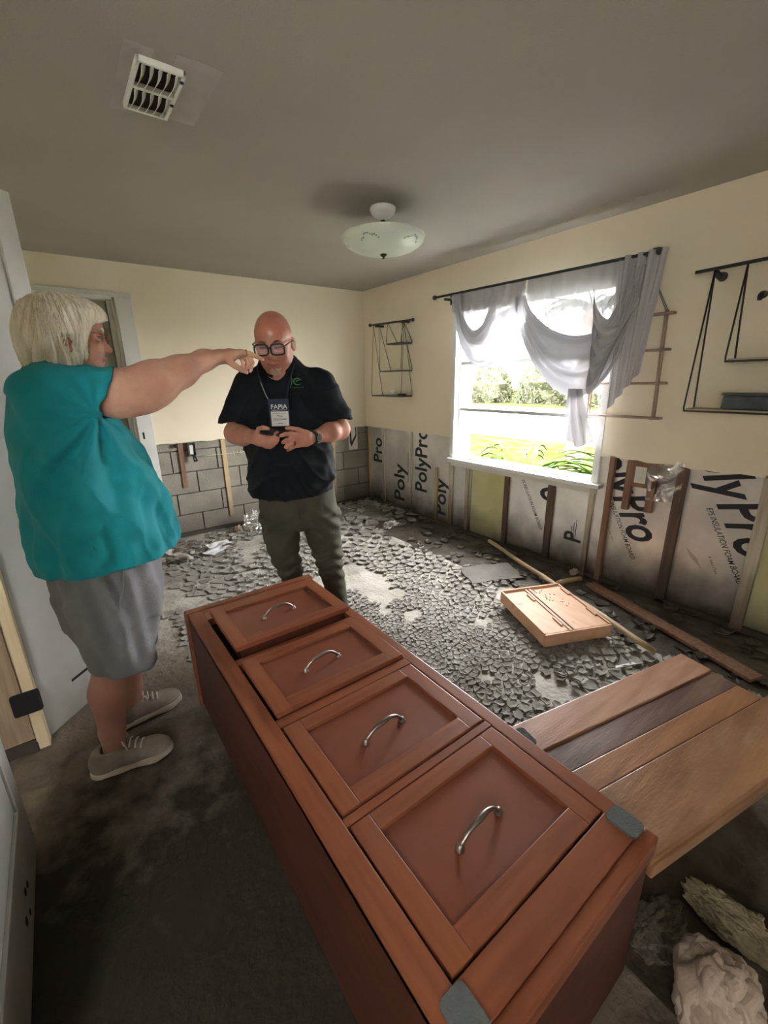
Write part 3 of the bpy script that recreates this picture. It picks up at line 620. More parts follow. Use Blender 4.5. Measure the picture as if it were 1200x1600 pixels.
for (ya, yb) in ((y0 + .012, 1.908), (1.922, y1 - .012)):
    for i in range(5):
        x = x0 + .024 + i * .0245; v = []; n = 8
        for j in range(n + 1):
            y = ya + (yb - ya) * j / n; cx = x + .007 * math.sin(PI * j / n) * 1.0
            v += [(cx - .010, y, zb - .004), (cx + .004, y, zb + .014), (cx + .0055, y, zb + .0135), (cx - .0085, y, zb - .0048)]
        f = [[4 * j + k, 4 * j + (k + 1) % 4, 4 * j + 4 + (k + 1) % 4, 4 * j + 4 + k] for j in range(n) for k in range(4)] + [[3, 2, 1, 0], [4 * n, 4 * n + 1, 4 * n + 2, 4 * n + 3]]
        mesh('louvre', v, f, mat['ventw'], vt)
for y in (1.80, 1.95): B().lathe([(0, -.006), (.006, -.004), (.007, 0)], (x1 - .008, y, zb), 12).out('screw', mat['black'], vt, smooth=True)

# ceiling light
cl = thing('ceiling_light', 'frosted glass bowl ceiling light with faint leaf motif and dark finial', 'lamp', (1.75, 2.34, ZC))
LC = (1.75, 2.34)
B().lathe([(0, 0), (.075, 0), (.078, -.012), (.068, -.035), (.040, -.058), (.018, -.066), (0, -.067)], (*LC, ZC), 36).out('canopy', mat['ceramic'], cl, smooth=True)
B().tube([(*LC, ZC - .06), (*LC, ZC - .215)], .006, 10).out('stem', mat['brass'], cl, smooth=True)
B().tube([(*LC, ZC - .066), (*LC, ZC - .078)], [.014, .011], 10).out('stem_nut', mat['brass'], cl, smooth=True)
ZR = 2.285; prof = []
for i in range(15): a = i / 14 * PI / 2; prof.append((.243 * math.sin(a) ** .85 if a else 0, -.085 * math.cos(a) ** 1.0))
prof2 = prof + [(.249, .006), (.243, .010)] + [(r * .965, z + .006) for r, z in prof[::-1]]
bw = B().lathe(prof2, (*LC, ZR), 64).out('glass_bowl', mat['bowl'], cl, smooth=True)
B().lathe([(0, -.112), (.008, -.108), (.006, -.102), (.016, -.095), (.022, -.088), (.012, -.084), (0, -.08)], (*LC, ZR), 18).out('finial', mat['brass'], cl, smooth=True)
r = random.Random(4)
for k0 in range(5):
    b = B()
    ph0 = k0 * 2 * PI / 5 - 2.6
    for q in range(11):
        ph = ph0 + (q - 5) * .052; a = 1.05 + .22 * math.cos((q - 5) * .5) * .6 + r.uniform(-.06, .06)
        def S_(ph, a): return Vector((LC[0] + .2455 * math.sin(a) ** .85 * math.cos(ph), LC[1] + .2455 * math.sin(a) ** .85 * math.sin(ph), ZR - .0875 * math.cos(a)))
        w = r.uniform(.5, 1); P = [S_(ph, a - .07 * w), S_(ph + .035, a), S_(ph + .02 * w, a + .09 * w), S_(ph - .025, a + .01)]
        b.add(P, [[0, 1, 2, 3]])
    b.out('leaf_motif', mat['leafmotif'], cl)

# curtain rod and scarf
rd_ = thing('curtain_rod', 'dark metal curtain rod above the window with ball finials', 'curtain rod', (XR, 2.3, 2.18))
ROD_X, RZ = XR - .085, 2.175
B().tube([(ROD_X, 3.16, RZ + .01), (ROD_X, 1.33, RZ - .012)], .0095, 12).out('rod', mat['blackmetal'], rd_, smooth=True)
for y, z in ((3.17, RZ + .01), (1.32, RZ - .012)):
    s = 1 if y > 2 else -1
    B().tube([(ROD_X, y, z), (ROD_X, y + s * .012, z), (ROD_X, y + s * .03, z), (ROD_X, y + s * .045, z)], [.012, .02, .018, .004], 12).out('finial', mat['blackmetal'], rd_, smooth=True)
for y in (3.05, 1.36): B().box((ROD_X - .008, y - .012, RZ - .03), (XR, y + .012, RZ - .012), bev=.004).box((XR - .006, y - .02, RZ - .06), (XR, y + .02, RZ + .03), bev=.002).out('bracket', mat['blackmetal'], rd_)
cu = thing('scarf_curtain', 'sheer white scarf curtain draped in swags over the window rod', 'curtain', (XR - .08, 2.2, 2.18))
def cloth(name, fn, nu, nv, m='sheer'):
    v = [fn(i / nu, j / nv) for i in range(nu + 1) for j in range(nv + 1)]
    f = [[i * (nv + 1) + j, (i + 1) * (nv + 1) + j, (i + 1) * (nv + 1) + j + 1, i * (nv + 1) + j + 1] for i in range(nu) for j in range(nv)]
    return mesh(name, v, f, mat[m], cu, smooth=True)
def swag(yl, zl, wl, yr, zr, wr, s0, s1, x, folds, seed, skew=0.0):
    """u along the swag (left to right), v across from top edge to bottom edge"""
    def fn(u, v):
        yL = yl - wl * v * 0; ya = yl + (wl * (v - .5)); yb = yr + (wr * (.5 - v))
        uu = u + skew * math.sin(PI * u) * .3
        y = ya + (yb - ya) * (3 * uu * uu - 2 * uu ** 3) * .55 + (yb - ya) * uu * .45
        z = zl + (zr - zl) * uu - (s0 + (s1 - s0) * v) * (math.sin(PI * u) ** .85)
        d = .020 * math.sin(v * folds * 2 * PI + 3 * nrand(u * 3, v * 3, seed)) * (.4 + .6 * math.sin(PI * u)) + .012 * nrand(u * 5, v * 6, seed)
        return (x + d, y, z + .010 * nrand(u * 4, v * 5, seed + 3))
    return fn
cloth('swag', swag(2.90, 2.17, .10, 2.36, 2.16, .28, .30, .60, ROD_X - .015, 3.5, 1), 44, 40, 'sheer2')
cloth('swag_lining', swag(2.80, 2.17, .22, 2.50, 2.16, .10, .08, .42, ROD_X + .022, 3, 8), 30, 30)
cloth('swag', swag(2.235, 2.06, .10, 1.40, 2.10, .08, .34, .74, ROD_X - .018, 4, 2, .35), 50, 44, 'sheer2')
def hang(y0, y1, z1a, z1b, x, waves, amp, seed, zt=RZ):
    def fn(u, v):
        y = y0 + (y1 - y0) * u; zb = z1a + (z1b - z1a) * u
        z = zt + (zb - zt) * v
        return (x + amp * math.sin(u * waves * 2 * PI + nrand(u * 4, v * 2, seed)) * (.4 + .6 * v) + .01 * nrand(u * 6, v * 4, seed), y + .012 * nrand(v * 4, u * 9, seed), z)
    return fn
cloth('pleated_panel', hang(2.20, 1.42, 1.62, 1.58, ROD_X + .014, 9, .010, 5), 80, 30)
cloth('pleated_panel', hang(2.98, 2.22, 2.03, 2.03, ROD_X + .012, 9, .008, 6), 70, 12)
def drop(u, v):     # the long end hanging beyond the window edge
    w = .30 * (1 - .35 * v); y = 1.37 + .015 * v + w * (.5 - u) * .9 + .02
    return (ROD_X - .01 + .018 * math.sin(u * 4 * 2 * PI + v * 2) + .01 * nrand(u * 4, v * 4, 9), y, RZ - v * (.93 - .25 * u))
cloth('curtain_end', drop, 36, 40)
def fall(u, v):     # swag gathered over the ladder shelf and the tail
    y0, y1 = 1.655 - .07 * v, 1.36 + .05 * v; y = y0 + (y1 - y0) * (.35 * u + .65 * (3 * u * u - 2 * u ** 3)) + .10 * math.sin(PI * u) * v
    z = 2.02 - .30 * (1 - u) * v - .10 * u * (1 - v) - (.16 + .34 * v) * math.sin(PI * u) ** .8
    return (ROD_X - .045 + .020 * math.sin(v * 4 * 2 * PI + 2 * u) * (.4 + .6 * math.sin(PI * u)) + .012 * nrand(u * 5, v * 5, 13), y, z)
cloth('swag_end', fall, 34, 30, 'sheer2')
def tail(u, v):
    y = 1.70 - .05 * v + (u - .5) * (.10 + .10 * v) - .05 * (v > .6) * (v - .6); z = 1.40 - v * .35 - .05 * (1 - abs(u - .5) * 2) * v
    return (ROD_X - .05 + .02 * math.sin(u * 2.5 * 2 * PI + 2 * v), y, z)
cloth('curtain_tail', tail, 20, 20, 'sheer2')

# wall shelves of wire
def rodbar(t, y0, y1, z0, z1, x, m, r=.008):
    B().tube([(x, y0, z0), (x, y1, z1)], r, 10).out('rail', m, t, smooth=True)
def tri(t, ya, za, xa, yb, zb, depth, m, r=.0035):
    """one triangular wire hanger: apex on the rod, base across the shelf depth"""
    x1, x0 = XR - .008, XR - .008 - depth
    pts = [(xa, ya, za), (x0, yb, zb + .02), (x0 + .01, yb, zb), (x1 - .01, yb, zb), (x1, yb, zb + .01)]
    B().tube(pts, r, 6, closed=True).out('wire_hanger', m, t, smooth=True)
s1 = thing('wire_shelf', 'small three-tier black wire shelf on the cream wall left of the window', 'shelf', (XR, 3.85, 1.3))
XA = XR - .085
B().tube([(XA, 4.22, 2.055), (XA, 3.50, 2.035)], .009, 10).out('rail', mat['greymetal'], s1, smooth=True)
for y, z in ((4.225, 2.056), (3.495, 2.034)): B().tube([(XA, y - .012, z), (XA, y, z), (XA, y + .012, z)], [.012, .019, .012], 12).out('knob', mat['greymetal'], s1, smooth=True)
for y in (4.10, 3.66): B().box((XA - .012, y - .02, 2.025), (XR, y + .02, 2.045), bev=.004).out('bracket', mat['greymetal'], s1)
for (yl, yr, z, ya, yb) in ((4.12, 3.592, 1.310, 4.16, 3.63), (3.955, 3.592, 1.565, 4.06, 3.66), (3.835, 3.592, 1.832, 3.90, 3.64)):
    tri(s1, ya, 2.05, XA, yl, z, .15, mat['greymetal']); tri(s1, yb, 2.04, XA, yr, z, .15, mat['greymetal'])
    box('shelf_board', (XR - .158, yr, z - .006), (XR - .008, yl, z + .006), mat['greymetal'], s1, bev=.002)
def cup(name, c, r, h, m, lb):
    return tag(B().lathe([(0, 0), (r * .8, 0), (r, h * .4), (r * .95, h), (r * .85, h), (r * .85, h * .3), (0, h * .15)], c, 20).out(name, mat[m], smooth=True), lb, 'cup' if name == 'cup' else 'dish')
cup('cup', (XR - .075, 3.85, 1.317), .03, .055, 'ceramic', 'small white cup on the bottom tier of the small wire shelf')
cup('dish', (XR - .07, 3.69, 1.317), .05, .018, 'greymetal', 'small dark dish on the bottom tier of the small wire shelf')
s2 = thing('wire_shelf', 'large black wire hanging shelf at the right edge of the picture', 'shelf', (XR, .75, 1.28))
B().tube([(XA, 1.10, 2.015), (XA, .30, 2.035)], .009, 10).out('rail', mat['blackmetal'], s2, smooth=True)
for y in (1.0, .40): B().tube([(XA, y, 2.0), (XA + .03, y - .004, 1.985), (XR - .004, y - .006, 1.985)], [.012, .016, .024], 12).out('bracket', mat['blackmetal'], s2, smooth=True)
for (yl, yr, z, ya, yb) in ((1.013, .46, 1.283, 1.008, .46), (.862, .46, 1.545, .868, .46)):
    tri(s2, ya, 2.018, XA, yl, z, .15, mat['blackmetal'], .0045); tri(s2, yb, 2.03, XA, yr, z, .15, mat['blackmetal'], .0045)
    box('shelf_board', (XR - .155, yr, z + .0), (XR - .01, yl - .01, z + .014), mat['shelfwood'], s2, bev=.003)
    B().tube([(XR - .158, yl, z), (XR - .158, yr, z)], .005, 8).out('edge_wire', mat['blackmetal'], s2, smooth=True)
mat['bluebox'] = M('smoky_blue_plastic', (.055, .07, .075), .25, col2=(.10, .11, .11), ns=9)
bx = thing('storage_box', 'dark smoky blue box on the lower tier of the large wire shelf', 'box', (XR - .08, .70, 1.297))
box('box_body', (XR - .14, .52, 1.2975), (XR - .03, .845, 1.37), mat['bluebox'], bx, bev=.008); box('box_lid', (XR - .145, .515, 1.37), (XR - .025, .85, 1.385), mat['bluebox'], bx, bev=.005)
tag(B().tube([(XR, .80, 1.87), (XR - .03, .80, 1.872), (XR - .045, .80, 1.86), (XR - .046, .80, 1.84)], [.02, .012, .012, .010], 12).out('wall_hook', mat['black'], smooth=True), 'small black hook on the wall above the upper tier of the large wire shelf', 'hook')

# ladder shelf on cords
ls = thing('ladder_shelf', 'four-tier wooden ladder shelf hung on cords from the rod end, half behind the curtain', 'shelf', (XR, 1.43, 1.2))
for z, y0, y1 in ((1.830, 1.19, 1.70), (1.628, 1.185, 1.70), (1.433, 1.175, 1.69), (1.222, 1.17, 1.68)):
    for x in (XR - .018, XR - .05): B().tube([(x, y0, z), (x, y1, z)], .0075, 8).out('dowel', mat['ladderwood'], ls, smooth=True)
    for y in (y0 + .05, y1 - .04): B().box((XR - .058, y - .01, z - .010), (XR - .010, y + .01, z + .004), bev=.002).out('cross_piece', mat['ladderwood'], ls)
for y0, y1 in ((1.235, 1.215), (1.655, 1.64)):
    for x in (XR - .018, XR - .05): B().tube([(x, y0, 1.85), (x, y1, 1.215)], .006, 8).out('upright', mat['ladderwood'], ls, smooth=True)
for x, ya, yb in ((XR - .018, 1.40, 1.235), (XR - .05, 1.365, 1.235), (XR - .018, 1.40, 1.655), (XR - .05, 1.40, 1.655)):
    B().tube([(ROD_X, 1.385, RZ - .01), (x, yb, 1.845)], .0032, 6).out('cord', mat['rope'], ls, smooth=True)

# ------------------------------------------------------------------ implicit surfaces for people
def axis(*seg):
    a = [np.arange(s, e, st) for s, e, st in seg]; return np.concatenate(a + [[seg[-1][1]]]).astype(np.float32)
class F:
    def __init__(s, ax, ay, az):
        s.a = (ax, ay, az); s.V = np.full((len(ax), len(ay), len(az)), .5, np.float32)
    def _r(s, lo, hi):
        r = []
        for a, l, h in zip(s.a, lo, hi): r.append(slice(max(0, np.searchsorted(a, l) - 1), min(len(a), np.searchsorted(a, h) + 1)))
        X, Y, Z = (a[q] for a, q in zip(s.a, r)); return tuple(r), X[:, None, None], Y[None, :, None], Z[None, None, :]
    def put(s, r, d, k, sub=False):
        v = s.V[r]
        if sub:
            if k > 0: h = np.maximum(k - np.abs(v + d), 0) / k; v[...] = np.maximum(v, -d) + h * h * k * .25
            else: v[...] = np.maximum(v, -d)
        else:
            if k > 0: h = np.maximum(k - np.abs(v - d), 0) / k; v[...] = np.minimum(v, d) - h * h * k * .25
            else: v[...] = np.minimum(v, d)
    def cap(s, a, b, ra, rb=None, k=.02, sub=False, fl=None, cut=None):
        rb = ra if rb is None else rb; a = np.array(a, np.float32); b = np.array(b, np.float32); m = max(ra, rb) + k + .012
        r, X, Y, Z = s._r(np.minimum(a, b) - m, np.maximum(a, b) + m)
        ab = b - a; L = float(ab @ ab) + 1e-9
        t = np.clip(((X - a[0]) * ab[0] + (Y - a[1]) * ab[1] + (Z - a[2]) * ab[2]) / L, 0, 1)
        d = np.sqrt((X - a[0] - t * ab[0]) ** 2 + (Y - a[1] - t * ab[1]) ** 2 + (Z - a[2] - t * ab[2]) ** 2) - (ra + (rb - ra) * t)
        if cut is not None:
            for (px, n) in cut: d = np.maximum(d, (X - px[0]) * n[0] + (Y - px[1]) * n[1] + (Z - px[2]) * n[2])
        s.put(r, d, k, sub); return s
    def ell(s, c, rad, R=None, k=.02, sub=False):
        c = np.array(c, np.float32); m = max(rad) + k + .012
        r, X, Y, Z = s._r(c - m, c + m); X = X - c[0]; Y = Y - c[1]; Z = Z - c[2]
        if R is not None:
            R = np.asarray(R, np.float32); X, Y, Z = (R[0, i] * X + R[1, i] * Y + R[2, i] * Z for i in range(3))
        k0 = np.sqrt((X / rad[0]) ** 2 + (Y / rad[1]) ** 2 + (Z / rad[2]) ** 2)
        k1 = np.sqrt((X / rad[0] ** 2) ** 2 + (Y / rad[1] ** 2) ** 2 + (Z / rad[2] ** 2) ** 2) + 1e-6
        s.put(r, k0 * (k0 - 1) / k1, k, sub); return s
    def col(s, sec, k=.02, sub=False, lo=None, p=2.0, cut=None):
        """stack of ellipses: rows (z, cx, a, cy, b)"""
        q = np.array(sec, np.float32); q = q[np.argsort(q[:, 0])]; m = k + .02
        r, X, Y, Z = s._r((min(q[:, 1] - q[:, 2]) - m, min(q[:, 3] - q[:, 4]) - m, q[0, 0] - .02), (max(q[:, 1] + q[:, 2]) + m, max(q[:, 3] + q[:, 4]) + m, q[-1, 0] + .02))
        z = Z.ravel(); zs = q[:, 0]
        def I(c):
            f = np.interp(z, zs, q[:, c]); g = np.convolve(np.pad(f, 4, 'edge'), np.ones(9) / 9, 'valid'); return g.astype(np.float32)[None, None, :]
        cx, a, cy, b = I(1), I(2), I(3), I(4)
        e = (np.abs((X - cx) / a) ** p + np.abs((Y - cy) / b) ** p) ** (1 / p); d = (e - 1) * np.minimum(a, b)
        d = np.maximum(d, np.maximum(Z - zs[-1], zs[0] - Z))
        if cut is not None:
            for (px, n) in cut: d = np.maximum(d, (X - px[0]) * n[0] + (Y - px[1]) * n[1] + (Z - px[2]) * n[2])
        s.put(r, d, k, sub); return s
    def keep(s, p, n):      # keep the half space behind the plane
        X, Y, Z = s.a; d = (X[:, None, None] - p[0]) * n[0] + (Y[None, :, None] - p[1]) * n[1] + (Z[None, None, :] - p[2]) * n[2]
        s.V = np.maximum(s.V, d); return s
    def fold(s, fn, band=.03):
        i, j, k = np.nonzero(np.abs(s.V) < band); s.V[i, j, k] -= fn(s.a[0][i], s.a[1][j], s.a[2][k]).astype(np.float32); return s
    def net(s, trans=None):
        V = s.V; V[0] = V[-1] = .5; V[:, 0] = V[:, -1] = .5; V[:, :, 0] = V[:, :, -1] = .5
        I = V < 0; n = I.shape
        c = np.zeros((n[0] - 1, n[1] - 1, n[2] - 1), np.int8)
        for a in (0, 1):
            for b_ in (0, 1):
                for d in (0, 1): c += I[a:n[0] - 1 + a, b_:n[1] - 1 + b_, d:n[2] - 1 + d]
        ci = np.nonzero((c > 0) & (c < 8)); ids = np.full(c.shape, -1, np.int32); N = len(ci[0]); ids[ci] = np.arange(N)
        P = np.zeros((N, 3)); cnt = np.zeros(N); ax = [a.astype(np.float64) for a in s.a]
        for d in range(3):
            o = [q for q in range(3) if q != d]
            for e0 in (0, 1):
                for e1 in (0, 1):
                    A = [ci[0].copy(), ci[1].copy(), ci[2].copy()]; A[o[0]] = A[o[0]] + e0; A[o[1]] = A[o[1]] + e1
                    Bq = [q.copy() for q in A]; Bq[d] = Bq[d] + 1
                    va = V[tuple(A)].astype(np.float64); vb = V[tuple(Bq)].astype(np.float64); m = (va < 0) != (vb < 0)
                    t = np.where(m, va / np.where(m, va - vb, 1), 0)
                    for q in range(3):
                        pa = ax[q][A[q]]; pb = ax[q][Bq[q]]; P[:, q] += np.where(m, pa + t * (pb - pa), 0)
                    cnt += m
        P /= cnt[:, None]
        fs = []
        for d in range(3):
            sl = [slice(None)] * 3; sl2 = [slice(None)] * 3; sl[d] = slice(0, -1); sl2[d] = slice(1, None)
            A = I[tuple(sl)]; Bq = I[tuple(sl2)]; e = np.nonzero(A != Bq); o = [(d + 1) % 3, (d + 2) % 3]
            ok = (e[o[0]] > 0) & (e[o[1]] > 0) & (e[o[0]] < c.shape[o[0]]) & (e[o[1]] < c.shape[o[1]])
            e = [q[ok] for q in e]; ins = A[tuple(e)]
            def cell(p, q): w = [x.copy() for x in e]; w[o[0]] = w[o[0]] - p; w[o[1]] = w[o[1]] - q; return ids[tuple(w)]
            Q = np.stack([cell(1, 1), cell(0, 1), cell(0, 0), cell(1, 0)], 1)
            Q[~ins] = Q[~ins][:, ::-1]; fs.append(Q)
        Q = np.concatenate(fs)
        # light smoothing
        for _ in range(2):
            acc = np.zeros_like(P); w = np.zeros(N)
            for a in range(4):
                b_ = (a + 1) % 4; np.add.at(acc, Q[:, a], P[Q[:, b_]]); np.add.at(acc, Q[:, b_], P[Q[:, a]]); np.add.at(w, Q[:, a], 1); np.add.at(w, Q[:, b_], 1)
            P = P * .5 + .5 * acc / np.maximum(w, 1)[:, None]
        if trans is not None: P = trans(P)
        return P, Q
def skinmesh(name, P, Q, mats, parent, fm=None, smooth=True, **k):
    off = np.array(wloc(parent)); v = P - off; me = bpy.data.meshes.new(name)
    me.vertices.add(len(v)); me.vertices.foreach_set('co', v.ravel()); me.loops.add(len(Q) * 4); me.loops.foreach_set('vertex_index', Q.ravel().astype(np.int32))
    me.polygons.add(len(Q)); me.polygons.foreach_set('loop_start', np.arange(0, len(Q) * 4, 4, dtype=np.int32)); me.polygons.foreach_set('loop_total', np.full(len(Q), 4, np.int32))
    for m in mats: me.materials.append(m)
    if fm is not None: me.polygons.foreach_set('material_index', fm.astype(np.int32))
    me.polygons.foreach_set('use_smooth', np.ones(len(Q), dtype=bool)); me.update(calc_edges=True); me.validate()
    return put(bpy.data.objects.new(name, me), parent, **k)
def sn(x, y, z, f, ph): return np.sin(x * f + ph + 1.3 * np.sin(y * f * .7 + ph * 2)) * np.sin(y * f * .8 + ph * 1.7 + 1.1 * np.sin(z * f * .6)) * np.sin(z * f * .9 + ph + 1.2 * np.sin(x * f * .5 + 2))

def head_R(yaw, pitch, roll=0.0):
    """columns: side, forward, up; yaw 0 faces +y"""
    return np.array((Matrix.Rotation(yaw, 3, 'Z') @ Matrix.Rotation(pitch, 3, 'X') @ Matrix.Rotation(roll, 3, 'Y')))
def add_head(f, o, R, s, brow=.0):
    o = np.array(o)
    def w(x, y, z): return o + R @ (np.array((x, y, z)) * s)
    def E(c, r, k=.02, sub=False, R2=None): f.ell(w(*c), [q * s for q in r], R if R2 is None else R @ R2, k * s, sub)
    def C(a, b, ra, rb=None, k=.015, sub=False): f.cap(w(*a), w(*b), ra * s, (ra if rb is None else rb) * s, k * s, sub)
    E((0, -.014, .035), (.077, .098, .090)); E((0, .022, -.028), (.064, .074, .082), .03); E((0, .045, .045), (.060, .050, .05), .03)
    for q in (-1, 1):
        C((q * .052, .005, -.058), (q * .020, .070, -.102), .020, .018, .03); E((q * .038, .062, -.036), (.026, .024, .024), .025)
        C((q * .010, .087, .024), (q * .044, .074, .026), .009, .007, .015)
        E((q * .031, .094, .002), (.020, .017, .013), .014, True)
        E((q * .031, .0765, -.001), (.0175, .0145, .0125), .004)                    # lids over the eyeball
        E((q * .0105, .098, -.041), (.009, .011, .008), .008)
        Re = np.array(Matrix.Rotation(q * .35, 3, 'Z'))
        E((q * .081, -.012, -.012), (.007, .019, .031), .006, False, Re); E((q * .087, -.008, -.008), (.005, .010, .018), .004, True, Re)
    C((0, .086, .012), (0, .108, -.034), .0075, .0105, .014); C((0, .10, -.040), (0, .109, -.034), .010, .011, .008)
    C((-.02, .083, -.070), (0, .0925, -.066), .0055, .0065, .008); C((.02, .083, -.070), (0, .0925, -.066), .0055, .0065, .008)
    C((-.017, .083, -.078), (.017, .083, -.078), .0062, .0062, .008); C((0, .088, -.079), (0, .088, -.079), .0062, None, .006)
    C((-.024, .087, -.0735), (.024, .087, -.0735), .0022, None, .003, True); C((0, .095, -.0725), (0, .092, -.0725), .0022, None, .003, True)
    E((0, .070, -.106), (.024, .020, .018), .02); E((0, .078, -.090), (.02, .006, .005), .012, True)
    return w
def face_tags(Cn, o, R, s):
    L = (Cn - np.array(o)) @ R / s; m = np.zeros(len(Cn))
    m[(np.abs(L[:, 0]) < .024) & (L[:, 1] > .076) & (np.abs(L[:, 2] + .0735) < .0085)] = 1
    m[((L[:, 0] / .09) ** 2 + ((L[:, 1] + .0) / .12) ** 2 < 1.6) & (L[:, 2] > .045)] = 2
    m[(np.abs(np.abs(L[:, 0]) - .032) < .017) & (L[:, 1] > .066) & (np.abs(L[:, 2] + .001) < .0045)] = 3
    return m
def finger(f, pts, r0, r1, k=.004):
    n = len(pts) - 1
    for i in range(n): f.cap(pts[i], pts[i + 1], r0 + (r1 - r0) * i / n, r0 + (r1 - r0) * (i + 1) / n, k if i else .010)

mat['skinw'] = M('fair_skin', (.66, .38, .26), .6, col2=(.54, .27, .19), ns=11, nd=8, bump=.15, bs=130, sss=.12)
mat['skinwf'] = M('fair_face_skin', (.56, .29, .20), .5, col2=(.48, .23, .17), ns=14, bump=.1, bs=150, sss=.12)
mat['skinleg'] = M('sunned_leg_skin', (.56, .30, .235), .5, col2=(.47, .225, .175), ns=7, nd=8, bump=.1, bs=120, sss=.12)
mat['skinm'] = M('ruddy_skin', (.56, .26, .17), .58, col2=(.45, .19, .125), ns=14, bump=.08, bs=160, sss=.12)
mat['scalp'] = M('flushed_scalp', (.56, .22, .14), .34, col2=(.47, .18, .12), ns=12, bump=.03, bs=160, sss=.12)
mat['lips'] = M('lips', (.40, .13, .11), .45)
mat['eyeline'] = M('eye_line', (.10, .05, .04), .5)
mat['teal'] = M('teal_jersey', (.005, .33, .38), .85, col2=(.003, .28, .33), ns=9, bump=.25, bs=260, sheen=.05)
mat['greyshort'] = M('grey_shorts_cloth', (.27, .27, .285), .85, col2=(.22, .22, .235), ns=8, bump=.3, bs=240, sheen=.05)
mat['polo'] = M('black_knit', (.007, .009, .012), .85, col2=(.012, .014, .018), ns=8, bump=.3, bs=260, spec=.2)
mat['olive'] = M('olive_trousers', (.085, .08, .052), .85, col2=(.065, .06, .04), ns=8, bump=.25, bs=240, spec=.2)
mat['blond'] = M('white_blond_hair', (.97, .91, .76), .5, col2=(.80, .72, .54), ns=26, nd=6, stretch=(1.6, 1.6, .28), lo=.35, hi=.62, bump=.8, bs=70, bstretch=(1.6, 1.6, .14))
mat['shoe'] = M('beige_mesh_shoe', (.36, .31, .25), .8, col2=(.27, .23, .18), ns=14, bump=.4, bs=320)
mat['sole'] = M('pale_sole', (.58, .52, .42), .6, col2=(.42, .36, .28), ns=10)
mat['lace'] = M('lace', (.80, .76, .68), .8)
mat['tortoise'] = M('brown_frame', (.16, .06, .03), .35)
mat['goatee'] = M('white_stubble', (.62, .46, .36), .9, col2=(.50, .31, .23), ns=45, bump=.8, bs=260)
mat['browhair'] = M('brow_hair', (.17, .10, .07), .9, bump=.6, bs=200)
mat['navy'] = M('navy_badge_holder', (.012, .022, .045), .7)
mat['card'] = M('badge_card', (.72, .70, .68), .6)
mat['greenprint'] = M('green_print', (.035, .15, .045), .7)
mat['whiteprint'] = M('white_print', (.75, .75, .75), .7)
mat['gold'] = M('gold_ring', (.75, .52, .22), .25, 1.0)
mat['nail'] = M('nail', (.72, .46, .38), .3)

def make_shoe(parent, org, ang, L, tr=None, m='shoe', ms='sole', laces=True, cavity=.034):
    """org: back of the heel on the ground; ang: heading"""
    k = L / .30
    def w2(P):
        P = np.asarray(P) * k; c, s = math.cos(ang), math.sin(ang)
        Q = np.stack([org[0] + P[..., 0] * c - P[..., 1] * s, org[1] + P[..., 0] * s + P[..., 1] * c, org[2] + P[..., 2]], -1)
        return Q if tr is None else tr(Q)
    f = F(axis((-.02, .33, .0035)), axis((-.07, .07, .0035)), axis((-.02, .15, .0035)))
    f.ell((.048, 0, .055), (.046, .036, .052)); f.cap((.068, 0, .085), (.082, 0, .115), .044, .044, .03); f.cap((.09, 0, .075), (.215, .004, .042), .042, .036, .03); f.ell((.235, .004, .038), (.062, .045, .034), k=.03); f.cap((.05, 0, .03), (.23, .004, .03), .036, .042, .02)
    f.keep((0, 0, .018), (0, 0, -1)); f.keep((.06, 0, .112), (-.12, 0, .99)); f.cap((.084, 0, .085), (.086, 0, .2), cavity, None, .006, True)
    P, Q = f.net(w2); root = thing('shoe', '', '', tuple(w2(np.array([.1, 0, 0.])))); del root['label']; del root['category']; root.parent = parent; root.location = Vector(root.location) - wloc(parent)
    skinmesh('upper', P, Q, [mat[m]], root)
    f = F(axis((-.02, .33, .0035)), axis((-.07, .07, .0035)), axis((-.02, .06, .003)))
    f.cap((.042, 0, .014), (.10, 0, .014), .041, .036, .03); f.cap((.10, 0, .014), (.225, .004, .014), .036, .050, .03); f.cap((.225, .004, .014), (.262, .004, .016), .050, .040, .03)
    f.fold(lambda x, y, z: -.006 * (x > .24) * (z < .01) * (x - .24) * 20, .05)
    f.keep((0, 0, .026), (-.04, 0, 1)); f.keep((0, 0, .001), (0, 0, -1)); P, Q = f.net(w2); skinmesh('sole', P, Q, [mat[ms]], root)
    if laces:
        b = B()
        for i in range(5):
            x = .115 + i * .019; z = .118 - i * .012; x += .022; pts = [w2(np.array([x + .006 * t, .027 * t, z - .013 * t * t + .009])) for t in (-1, -.5, 0, .5, 1)]
            b.tube(pts, .0034, 6)
        for q in (-1, 1): b.tube([w2(np.array(p)) for p in ((.135, 0, .128), (.128, q * .024, .140), (.140, q * .040, .124), (.146, q * .044, .10))], .0028, 6)
        b.tube([w2(np.array(p)) for p in ((.132, 0, .126), (.124, .004, .152), (.120, .006, .162))], .0026, 6)
        b.out('lace', mat['lace'], root, smooth=True)
    return root
